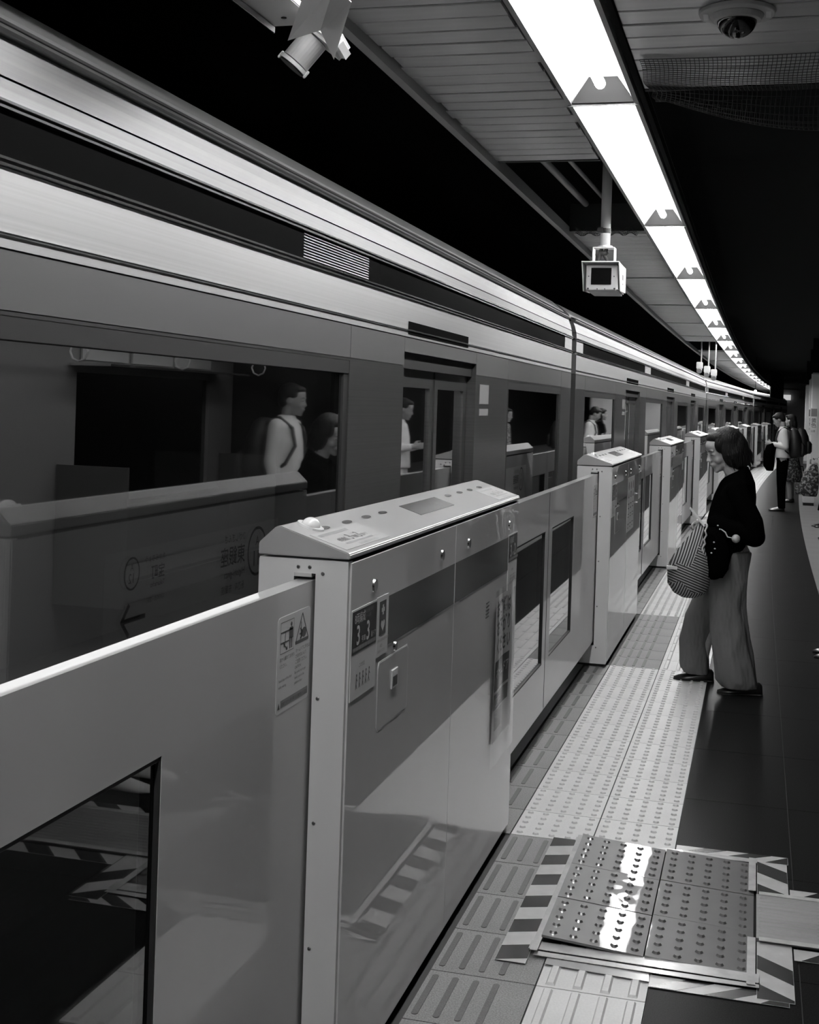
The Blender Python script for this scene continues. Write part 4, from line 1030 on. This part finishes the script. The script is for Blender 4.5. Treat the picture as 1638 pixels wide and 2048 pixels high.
def shoe(b, toe, heel, w_=0.045, h=0.072):
    toe = Vector(toe); heel = Vector(heel); d = (toe-heel); L = d.length; d.normalize(); s = Vector((-d.y, d.x, 0))
    rings = [(0.0, 0.6, 0.75), (0.06, 0.85, 1.0), (0.3, 0.88, 1.0), (0.45, 0.9, 0.78), (0.7, 1.1, 0.50), (0.88, 0.95, 0.36), (1.0, 0.35, 0.2)]
    n = 14; vs = []
    for u, wf, hf in rings:
        c = heel+d*(L*u)
        for i in range(n):
            a = 2*math.pi*i/n; z = max(-0.5, math.sin(a))
            vs.append(c+s*math.cos(a)*w_*wf+Vector((0, 0, (z+0.5)/1.5*h*hf+0.001)))
    k = len(rings)
    b.add(vs, [(j*n+i, j*n+(i+1)%n, (j+1)*n+(i+1)%n, (j+1)*n+i) for j in range(k-1) for i in range(n)]+[tuple(range(n-1, -1, -1)), tuple(range((k-1)*n, k*n))])

def folds(m):
    nt = m.node_tree; b = nt.nodes['Principled BSDF']
    tc = nd(nt, 'ShaderNodeTexCoord'); mp = nd(nt, 'ShaderNodeMapping'); mp.inputs['Scale'].default_value = (16, 16, 5); mp.inputs['Rotation'].default_value = (0.0, 0.45, 0.0)
    nt.links.new(tc.outputs['Object'], mp.inputs[0]); n = nd(nt, 'ShaderNodeTexNoise'); n.inputs['Scale'].default_value = 1.0; n.inputs['Detail'].default_value = 2; nt.links.new(mp.outputs[0], n.inputs['Vector'])
    bp = nd(nt, 'ShaderNodeBump'); bp.inputs['Strength'].default_value = 1.0; bp.inputs['Distance'].default_value = 0.03; nt.links.new(n.outputs['Fac'], bp.inputs['Height']); nt.links.new(bp.outputs[0], b.inputs['Normal'])
folds(m_trouser)
def strands(m):
    nt = m.node_tree; b = nt.nodes['Principled BSDF']
    tc = nd(nt, 'ShaderNodeTexCoord'); mp = nd(nt, 'ShaderNodeMapping'); mp.inputs['Scale'].default_value = (170, 170, 14)
    nt.links.new(tc.outputs['Object'], mp.inputs[0]); n = nd(nt, 'ShaderNodeTexNoise'); n.inputs['Scale'].default_value = 1.0; n.inputs['Detail'].default_value = 3; nt.links.new(mp.outputs[0], n.inputs['Vector'])
    bp = nd(nt, 'ShaderNodeBump'); bp.inputs['Strength'].default_value = 1.0; bp.inputs['Distance'].default_value = 0.006; nt.links.new(n.outputs['Fac'], bp.inputs['Height']); nt.links.new(bp.outputs[0], b.inputs['Normal'])
strands(m_hair)
# ---- the standing woman
WX, WY = -0.2, 7.6
wm = frame_m((-0.90, -0.42, 0), R(19))
B = MB()
hc = Vector((0.006, 0.0, 1.372))
P = head(B, hc, wm, 1.0)
B.chain([(0.035, 0.0, 1.33), (0.075, 0, 1.24), (0.095, 0, 1.17)], [0.050, 0.050, 0.062])
B.ell((0.085, 0, 1.03), (0.085, 0.135, 0.15)); B.ell((0.07, 0, 0.86), (0.095, 0.135, 0.16)); B.ell((0.08, 0, 0.76), (0.105, 0.15, 0.11))
B.chain([(0.085, -0.15, 1.13), (0.205, -0.20, 0.90), (-0.045, -0.155, 0.968)], [0.042, 0.036, 0.026])
B.chain([(0.08, 0.15, 1.13), (0.17, 0.19, 0.90), (-0.06, 0.02, 0.945)], [0.048, 0.038, 0.026])
B.chain([(0.09, -0.075, 0.75), (0.075, -0.10, 0.42), (0.15, -0.12, 0.08)], [0.08, 0.055, 0.038])
B.chain([(0.07, 0.075, 0.75), (-0.04, 0.12, 0.42), (-0.09, 0.154, 0.08)], [0.08, 0.055, 0.038])
hand(B, (-0.048, -0.158, 0.966), (-0.97, -0.05, -0.12), (0.0, 0.45, -0.9), (0.15, -0.5, 0.85), 0.86, (0.95, 1.25, 0.9), 0.5)
hand(B, (-0.070, 0.015, 0.945), (-0.95, -0.28, 0.02), (-0.15, -0.35, -0.92), (0.1, -0.9, 0.5), 0.92, (0.8, 1.1, 0.8), 0.6)
woman = B.build('person', m_skin, None, smooth=True, remesh=0.0048, smit=3, loc=(WX, WY, 0))
tag(woman, 'elderly person in a black top and grey trousers looking down, holding a striped bag', 'person')
face_bits(P, 1.0, woman, m_hair)
# bobbed hair
H = MB()
def HE(p, r): H.ell(P(*p), r, rot=wm, n=20, m=14)
HE((-0.036, 0, 0.046), (0.100, 0.092, 0.090)); HE((-0.075, 0, 0.0), (0.078, 0.096, 0.105)); HE((0.012, 0, 0.090), (0.060, 0.068, 0.034))
for sg in (-1, 1): HE((-0.020, sg*0.070, -0.015), (0.060, 0.026, 0.088)); HE((-0.055, sg*0.066, -0.070), (0.058, 0.034, 0.055)); HE((0.030, sg*0.060, 0.045), (0.034, 0.016, 0.045))
HE((-0.105, 0, -0.060), (0.060, 0.078, 0.062))
random.seed(11)
for i in range(70):
    a = random.uniform(-2.6, 2.6); 
    if abs(a) < 0.85: continue
    x = 0.0-0.105*math.cos(math.pi-a) if False else -0.03+0.11*math.cos(a); y_ = 0.088*math.sin(a)
    z0 = random.uniform(0.03, 0.09)
    H.chain([P(x*0.8, y_*0.85, z0), P(x*1.06, y_*1.10, -0.02), P(x*1.02-0.012, y_*1.08, -0.095-0.02*random.random()-0.015*(x < -0.05))], [0.010, 0.010, 0.0035], 6)
H.build('hair', m_hair, woman, smooth=True, remesh=0.0045, smit=1)
S_ = MB()
for i in range(46):
    a = random.uniform(-3.1, 3.1); r_ = random.uniform(0.2, 1.0); x = -0.03+0.075*r_*math.cos(a); y_ = 0.07*r_*math.sin(a); z_ = 0.046+0.088*math.sqrt(max(0.05, 1-r_*r_*0.8))
    d_ = random.uniform(-0.4, 0.4)
    S_.chain([P(x, y_, z_), P(x*1.15+0.012*d_, y_*1.2, z_+0.004*random.random()), P(x*1.35+0.02*d_-0.01, y_*1.42, z_-0.016-0.025*r_)], [0.0010, 0.0008, 0.0005], 4)
S_.build('loose_hair', m_hair, woman, smooth=True, kind='stuff')
# black top with wide sleeves
C = MB()
def fold(t, q): return 1+0.03*math.sin(5*t+4*q)+0.02*math.sin(9*t-6*q)
C.loft([(0.092, 0, 1.262, 0.058, 0.066, 0.5), (0.095, 0, 1.235, 0.075, 0.095, 0.2), (0.095, 0, 1.195, 0.098, 0.150), (0.082, 0, 1.12, 0.118, 0.190), (0.068, 0, 1.02, 0.128, 0.195), (0.045, 0, 0.90, 0.125, 0.185), (0.032, 0, 0.78, 0.115, 0.175), (0.028, 0, 0.63, 0.108, 0.172, -0.15)], fold=fold)
C.chain([(0.096, -0.145, 1.145), (0.185, -0.195, 0.985), (0.200, -0.20, 0.905), (0.055, -0.185, 0.935), (-0.025, -0.160, 0.965)], [0.066, 0.062, 0.060, 0.056, 0.046])
C.chain([(0.09, 0.14, 1.14), (0.17, 0.19, 0.93), (0.06, 0.12, 0.935), (-0.03, 0.04, 0.945)], [0.066, 0.060, 0.054, 0.042])
C.build('top', m_cloth_k, woman, smooth=True, remesh=0.008, smit=2)
Tz = MB()
def fl(t, q): return 1+0.05*math.sin(4*t+3+5*q)*q+0.045*math.sin(7*t-9*q)+0.05*math.sin(5*t+26*q)*q*q+0.03*math.sin(3*t-17*q)
Tz.loft([(0.142, -0.118, 0.035, 0.098, 0.088), (0.128, -0.118, 0.075, 0.112, 0.096), (0.096, -0.112, 0.239, 0.112, 0.100), (0.078, -0.105, 0.358, 0.110, 0.102), (0.063, -0.098, 0.495, 0.104, 0.105), (0.062, -0.09, 0.634, 0.108, 0.10), (0.088, -0.06, 0.80, 0.098, 0.09)], fold=lambda t, q: fl(t, 1-q))
Tz.loft([(-0.105, 0.154, 0.045, 0.075, 0.075), (-0.125, 0.154, 0.085, 0.088, 0.085), (-0.130, 0.150, 0.236, 0.088, 0.09), (-0.085, 0.13, 0.40, 0.096, 0.095), (-0.015, 0.10, 0.55, 0.104, 0.10), (0.05, 0.07, 0.80, 0.108, 0.095)], fold=lambda t, q: fl(t+1, 1-q))
Tz.ell((0.070, 0, 0.75), (0.112, 0.155, 0.14))
Tz.build('trousers', m_trouser, woman, smooth=True, remesh=0.008, smit=1)
for (a, c, dy) in (((-0.24, 0.150), (-0.008, 0.158), 0), ((0.022, -0.135), (0.267, -0.105), 0)):
    b = MB(); shoe(b, (a[0], a[1], 0), (c[0], c[1], 0)); sh = b.build('shoe', m_shoe, woman, smooth=True)
    b = MB(); shoe(b, (a[0]-0.003, a[1], -0.0005), (c[0]+0.003, c[1], -0.0005), 0.048, 0.016); b.build('sole', m_black, sh)
ph = thing('phone', 'slim white phone held up in the hands of the person with the striped bag', 'phone', (WX-0.118, WY-0.190, 0.998))
b = MB(); b.box(-0.0045, -0.032, -0.066, 0.0045, 0.032, 0.066); b.xf(Matrix.Rotation(R(-40), 4, 'Y')); b.build('body', m_white, ph, bevel=0.003)
# striped shopping bag
def bag_mat():
    m = bpy.data.materials.new('zigzag_stripes'); m.use_nodes = True; nt = m.node_tree; bs = nt.nodes['Principled BSDF']; bs.inputs['Roughness'].default_value = 0.8
    tc = nd(nt, 'ShaderNodeTexCoord'); sp = nd(nt, 'ShaderNodeSeparateXYZ'); nt.links.new(tc.outputs['Object'], sp.inputs[0])
    vo = nd(nt, 'ShaderNodeTexVoronoi'); vo.distance = 'MANHATTAN'; vo.inputs['Scale'].default_value = 7.5; nt.links.new(tc.outputs['Object'], vo.inputs['Vector'])
    sc = nd(nt, 'ShaderNodeSeparateColor'); nt.links.new(vo.outputs['Color'], sc.inputs[0])
    gt = nd(nt, 'ShaderNodeMath', operation='GREATER_THAN'); gt.inputs[1].default_value = 0.5; nt.links.new(sc.outputs[0], gt.inputs[0])
    def lin(a, c, e):
        x = nd(nt, 'ShaderNodeMath', operation='MULTIPLY'); x.inputs[1].default_value = a; nt.links.new(sp.outputs[0], x.inputs[0])
        z = nd(nt, 'ShaderNodeMath', operation='MULTIPLY_ADD'); z.inputs[1].default_value = c; nt.links.new(sp.outputs[2], z.inputs[0]); nt.links.new(x.outputs[0], z.inputs[2])
        y = nd(nt, 'ShaderNodeMath', operation='MULTIPLY_ADD'); y.inputs[1].default_value = e; nt.links.new(sp.outputs[1], y.inputs[0]); nt.links.new(z.outputs[0], y.inputs[2])
        return y.outputs[0]
    a = lin(150, 420, 60); c = lin(430, -150, 60)
    mx = nd(nt, 'ShaderNodeMix'); mx.data_type = 'FLOAT'; nt.links.new(gt.outputs[0], mx.inputs[0]); nt.links.new(a, mx.inputs[2]); nt.links.new(c, mx.inputs[3])
    si = nd(nt, 'ShaderNodeMath', operation='SINE'); nt.links.new(mx.outputs[0], si.inputs[0])
    g2 = nd(nt, 'ShaderNodeMapRange'); g2.inputs[1].default_value = 0.0; g2.inputs[2].default_value = 0.25; g2.inputs[3].default_value = 0.012; g2.inputs[4].default_value = 0.32; nt.links.new(si.outputs[0], g2.inputs[0])
    nt.links.new(g2.outputs[0], bs.inputs['Base Color'])
    return m
m_bag = bag_mat()
bg = thing('striped_bag', 'bulging cloth bag with zigzag black and white stripes hanging from the hands', 'bag', (WX, WY-0.25, 0))
b = MB()
b.loft([(-0.146, 0, 0.548, 0.040, 0.035), (-0.148, 0, 0.572, 0.085, 0.070), (-0.152, 0, 0.620, 0.113, 0.09), (-0.152, 0, 0.715, 0.119, 0.092), (-0.141, 0, 0.790, 0.097, 0.075), (-0.116, 0.02, 0.870, 0.062, 0.05), (-0.092, 0.05, 0.935, 0.034, 0.03), (-0.09, 0.07, 0.960, 0.022, 0.02)],
       n=48, fold=lambda t, q: 1+0.03*math.sin(6*t+8*q)+0.02*math.sin(13*t))
b.build('bag_body', m_bag, bg, smooth=True)
b = MB(); b.chain([(-0.13, 0.02, 0.85), (-0.12, 0.09, 0.95), (-0.12, 0.17, 0.975)], [0.006, 0.005, 0.005]); b.build('strap', m_white, bg, smooth=True)
b = MB(); b.chain([(-0.08, 0.03, 0.86), (-0.085, 0.07, 0.955), (-0.10, 0.12, 0.97)], [0.010, 0.007, 0.006]); b.build('strap', m_cloth_k, bg, smooth=True)
b = MB(); b.box(-0.272, -0.035, 0.708, -0.212, -0.071, 0.726); b.xf(Matrix.Translation((0, -0.012, 0))); b.build('fabric_tab', m_label, bg, bevel=0.002)
# spotted black pouch with a round charm, against the hip
pc = thing('spotted_pouch', 'black cloth pouch with white scalloped spots and a round ball charm at the hip', 'pouch', (WX, WY-0.26, 0))
b = MB(); b.loft([(-0.02, 0, 0.67, 0.055, 0.03), (-0.01, 0, 0.72, 0.075, 0.035), (-0.005, 0, 0.82, 0.078, 0.035), (-0.02, 0.0, 0.90, 0.06, 0.03), (-0.045, 0.01, 0.95, 0.03, 0.02)], n=28); b.build('pouch_body', m_cloth_k, pc, smooth=True)
b = MB(); pts = []
for i in range(9):
    z = 0.955-i*0.024; pts.append((-0.058-0.010*(i % 2)-0.0016*i*i*0.3, -0.034-0.004*math.sin(i), z))
b.chain(pts, [0.0045]*9, 8); b.build('scalloped_trim', m_label, pc, smooth=True)
for x, z in ((0.0, 0.965), (0.012, 0.945), (-0.018, 0.87), (-0.012, 0.835), (-0.03, 0.81)):
    b = MB(); b.ell((x, -0.037, z), (0.005, 0.002, 0.004), n=10, m=6); b.build('spot', m_label, pc, smooth=True)
b = MB(); b.chain([(0.020, -0.04, 0.945), (0.042, -0.045, 0.93), (0.055, -0.045, 0.905), (0.085, -0.045, 0.90)], [0.003, 0.004, 0.003, 0.002], 8); b.build('cord', m_label, pc, smooth=True)
b = MB(); b.ell((0.100, -0.045, 0.898), 0.0235, n=20, m=14); b.build('ball_charm', mat('charm_ball', 0.35, 0.4, noise=0.3, nscale=(60, 60, 60)), pc, smooth=True)

# ---- generic waiting figure facing the track (local -x), 1.70 m
def figure(label, loc, rz, sc, shirt, trousers, hairm, look=12, arms='phone', long_hair=False, skirt=None, vox=0.010, shoes=m_shoe, sleeves=None):
    b = MB(); m = frame_m((-1, 0, 0), R(look)); s = 1.0
    hc_ = Vector((-0.035-0.0015*look, 0, 1.585)); P_ = head(b, hc_, m, 1.0)
    b.chain([(-0.01, 0, 1.53), (0.0, 0, 1.46), (0.01, 0, 1.40)], [0.052, 0.052, 0.07])
    b.ell((0.01, 0, 1.25), (0.105, 0.165, 0.19)); b.ell((0.0, 0, 1.04), (0.085, 0.125, 0.17)); b.ell((0.01, 0, 0.92), (0.092, 0.135, 0.10))
    for sg in (-1, 1):
        if arms == 'phone': el = (0.05, sg*0.215, 1.13); wr = (-0.19, sg*0.10, 1.17)
        elif arms == 'low': el = (0.04, sg*0.215, 1.12); wr = (-0.17, sg*0.12, 1.00)
        elif arms == 'down': el = (0.03, sg*0.225, 1.13); wr = (-0.03, sg*0.235, 0.89)
        sh_ = (0.015, sg*0.175, 1.39)
        b.chain([sh_, el, wr], [0.05, 0.04, 0.027])
        if arms in ('phone', 'low'): hand(b, wr, (-0.85, -sg*0.35, 0.15), (-0.1, -sg*0.9, 0.0), (0, 0, 1), 1.0, (0.4, 0.6, 0.5))
        else: hand(b, wr, (-0.15, 0, -1), (-0.2, -sg*0.9, 0), (-1, 0, 0), 1.0, (0.25, 0.35, 0.3))
        b.chain([(0.01, sg*0.085, 0.92), (-0.005, sg*0.09, 0.50), (0.015, sg*0.095, 0.09)], [0.085, 0.06, 0.042])
    o = b.build('person', m_skin2, None, smooth=True, remesh=vox, smit=2, loc=loc, rz=rz); o.scale = (sc, sc, sc)
    tag(o, label, 'person')
    face_bits(P_, 1.0, o, hairm)
    h = MB()
    def he(p, r): h.ell(P_(*p), r, rot=m, n=16, m=12)
    he((-0.026, 0, 0.046), (0.100, 0.084, 0.084)); he((-0.065, 0, 0.01), (0.060, 0.078, 0.085)); he((0.035, 0, 0.085), (0.050, 0.060, 0.030))
    if long_hair: he((-0.09, 0, -0.08), (0.045, 0.075, 0.12)); he((-0.03, 0.07, -0.06), (0.04, 0.02, 0.10)); he((-0.03, -0.07, -0.06), (0.04, 0.02, 0.10))
    h.build('hair', hairm, o, smooth=True, remesh=0.009, smit=2)
    c = MB()
    c.loft([(0.005, 0, 1.475, 0.060, 0.064), (0.01, 0, 1.435, 0.078, 0.115), (0.012, 0, 1.39, 0.100, 0.185), (0.01, 0, 1.28, 0.122, 0.200), (0.0, 0, 1.10, 0.120, 0.180), (0.005, 0, 0.93, 0.136, 0.195)], fold=lambda t, q: 1+0.02*math.sin(7*t+9*q))
    for sg in (-1, 1):
        el = {'phone': (0.05, sg*0.215, 1.13), 'low': (0.04, sg*0.215, 1.12), 'down': (0.03, sg*0.225, 1.13)}[arms]
        wr = {'phone': (-0.15, sg*0.12, 1.163), 'low': (-0.13, sg*0.135, 1.02), 'down': (-0.02, sg*0.233, 0.93)}[arms]
        c.chain([(0.015, sg*0.172, 1.385), el, wr], [0.066, 0.056, 0.040])
    c.build('shirt', shirt, o, smooth=True, remesh=0.010, smit=2)
    c = MB()
    if skirt is None:
        for sg in (-1, 1): c.loft([(0.015, sg*0.095, 0.055, 0.062, 0.058), (0.0, sg*0.092, 0.45, 0.075, 0.072), (0.005, sg*0.085, 0.75, 0.098, 0.09), (0.008, sg*0.06, 0.95, 0.10, 0.10)], fold=lambda t, q: 1+0.03*math.sin(5*t+14*q))
        c.ell((0.01, 0, 0.91), (0.112, 0.160, 0.09)); c.build('trousers', trousers, o, smooth=True, remesh=0.011, smit=1)
    else:
        c.loft([(0.01, 0, 0.40, 0.22, 0.25), (0.01, 0, 0.60, 0.19, 0.22), (0.008, 0, 0.85, 0.14, 0.18), (0.008, 0, 1.02, 0.118, 0.155)], fold=lambda t, q: 1+0.06*(1-q)*math.sin(9*t)); c.build('skirt', skirt, o, smooth=True)
    for sg in (-1, 1):
        c = MB(); shoe(c, (-0.20, sg*0.10, 0), (0.065, sg*0.095, 0)); c.build('shoe', shoes, o, smooth=True)
    return o
def backpack(name, label, loc, rz, sc, m):
    t = thing(name, label, 'backpack', loc, rz); t.scale = (sc, sc, sc)
    b = MB(); b.loft([(0.20, 0, 0.93, 0.07, 0.12), (0.21, 0, 0.97, 0.115, 0.16), (0.215, 0, 1.12, 0.13, 0.17), (0.20, 0, 1.30, 0.11, 0.155), (0.185, 0, 1.42, 0.07, 0.12), (0.18, 0, 1.45, 0.03, 0.07)], n=28); b.build('pack', m, t, smooth=True)
    b = MB(); b.loft([(0.325, 0, 0.96, 0.03, 0.10), (0.335, 0, 1.0, 0.045, 0.13), (0.335, 0, 1.15, 0.045, 0.13), (0.32, 0, 1.2, 0.02, 0.11)], n=20); b.build('pocket', m, t, smooth=True)
    for sg in (-1, 1):
        b = MB(); b.chain([(0.12, sg*0.09, 1.42), (0.02, sg*0.105, 1.455), (-0.085, sg*0.115, 1.38), (-0.115, sg*0.125, 1.25), (-0.06, sg*0.175, 1.12), (0.12, sg*0.15, 1.0)], [0.014]*6, 8); b.build('strap', m, t, smooth=True)
    return t
m_pack = mat('black_nylon', 0.010, 0.6)
def floral(nm, g0, g1, sc_):
    m = bpy.data.materials.new(nm); m.use_nodes = True; nt = m.node_tree; bs = nt.nodes['Principled BSDF']; bs.inputs['Roughness'].default_value = 0.85
    tc = nd(nt, 'ShaderNodeTexCoord'); n = nd(nt, 'ShaderNodeTexNoise'); n.inputs['Scale'].default_value = sc_; n.inputs['Detail'].default_value = 3
    nt.links.new(tc.outputs['Object'], n.inputs['Vector'])
    mr = nd(nt, 'ShaderNodeMapRange'); mr.inputs[1].default_value = 0.50; mr.inputs[2].default_value = 0.60; mr.inputs[3].default_value = g0; mr.inputs[4].default_value = g1
    nt.links.new(n.outputs['Fac'], mr.inputs[0]); nt.links.new(mr.outputs[0], bs.inputs['Base Color'])
    return m
man = figure('man in white shirt and black trousers looking at a phone, far along the platform', (0.40, 22.0, 0), 0, 0.95, m_shirt, m_cloth_k, m_hair, look=28, arms='phone')
backpack('backpack', 'black backpack worn over the white shirt', (0.40, 22.0, 0), 0, 0.95, m_pack)
t = thing('jacket', 'black jacket draped over the forearm of the man in the white shirt', 'jacket', (0.40, 22.0, 0))
b = MB(); b.loft([(-0.19, 0, 0.66, 0.055, 0.12), (-0.21, 0, 0.74, 0.085, 0.16), (-0.205, 0, 0.95, 0.095, 0.18), (-0.17, 0, 1.08, 0.085, 0.17), (-0.15, 0, 1.125, 0.05, 0.14)], n=28, fold=lambda t_, q: 1+0.04*math.sin(6*t_+5*q)); b.build('cloth', m_cloth_k, t, smooth=True)
t = thing('phone', 'small dark phone in the hand of the man in the white shirt', 'phone', (0.085, 21.99, 1.155))
b = MB(); b.box(-0.035, -0.035, -0.006, 0.045, 0.035, 0.006); b.xf(Matrix.Rotation(R(35), 4, 'Y')); b.build('body', m_black, t, bevel=0.003)
w2 = figure('person with long dark hair and a flowered skirt behind the man in the white shirt', (0.60, 24.3, 0), R(-12), 0.94, m_cloth_k, None, m_hair, look=5, arms='down', long_hair=True, skirt=floral('flower_print', 0.015, 0.16, 28))
backpack('backpack', 'dark backpack on the person in the flowered skirt', (0.60, 24.3, 0), R(-12), 0.94, m_pack)
t = thing('flowered_tote', 'small pale patterned tote standing on the floor behind the flowered skirt', 'bag', (0.86, 27.0, 0))
b = MB(); b.loft([(0, 0, 0.0, 0.10, 0.07), (0, 0, 0.25, 0.12, 0.08), (0, 0, 0.46, 0.10, 0.05)], n=20); b.build('bag_body', floral('pale_flower_print', 0.10, 0.5, 24), t, smooth=True)
b = MB(); b.chain([(-0.06, 0, 0.45), (-0.04, 0, 0.56), (0.04, 0, 0.56), (0.06, 0, 0.45)], [0.008]*4, 8); b.build('handle', m_cloth_k, t, smooth=True)
w3 = figure('person in a patterned blouse cut off by the right edge of the photo', (0.985, 19.2, 0), R(12), 0.92, floral('lace_print', 0.03, 0.32, 40), m_shirt, m_hair, look=10, arms='low', long_hair=True)
t = thing('patterned_pouch', 'dark pouch with a pale flower pattern hanging from the hand at the right edge', 'bag', (0.755, 19.1, 0))
b = MB(); b.loft([(-0.01, 0, 0.44, 0.09, 0.05), (-0.03, 0, 0.50, 0.13, 0.07), (-0.01, 0, 0.70, 0.12, 0.07), (0.03, 0, 0.86, 0.06, 0.04), (0.04, 0, 0.92, 0.025, 0.02)], n=24); b.build('bag_body', floral('pouch_flowers', 0.02, 0.25, 30), t, smooth=True)
# two travellers outside the frame whose reflections the train windows show
w4 = figure('traveller with a backpack, outside the right edge, mirrored in the train window', (0.60, 8.9, 0), 0, 1.0, m_shirt, m_cloth_k, m_hair, look=6, arms='down')
backpack('backpack', 'dark backpack on the traveller mirrored in the train window', (0.60, 8.9, 0), 0, 1.0, m_pack)
w5 = figure('traveller in white sneakers, outside the right edge, mirrored in the near door window', (0.58, 4.75, 0), 0, 0.97, m_shirt, m_trouser, m_hair, look=6, arms='down', shoes=m_shirt, long_hair=True)
w6 = figure('traveller in pale clothes beyond the right edge, mirrored in the train door', (0.86, 13.2, 0), 0, 0.96, m_shirt, m_shirt, m_hair, look=14, arms='phone')
w7 = figure('traveller in pale top and dark skirt beyond the right edge, mirrored in the train', (0.98, 17.3, 0), 0, 0.93, m_shirt, None, m_hair, look=8, arms='down', long_hair=True, skirt=m_cloth_k)
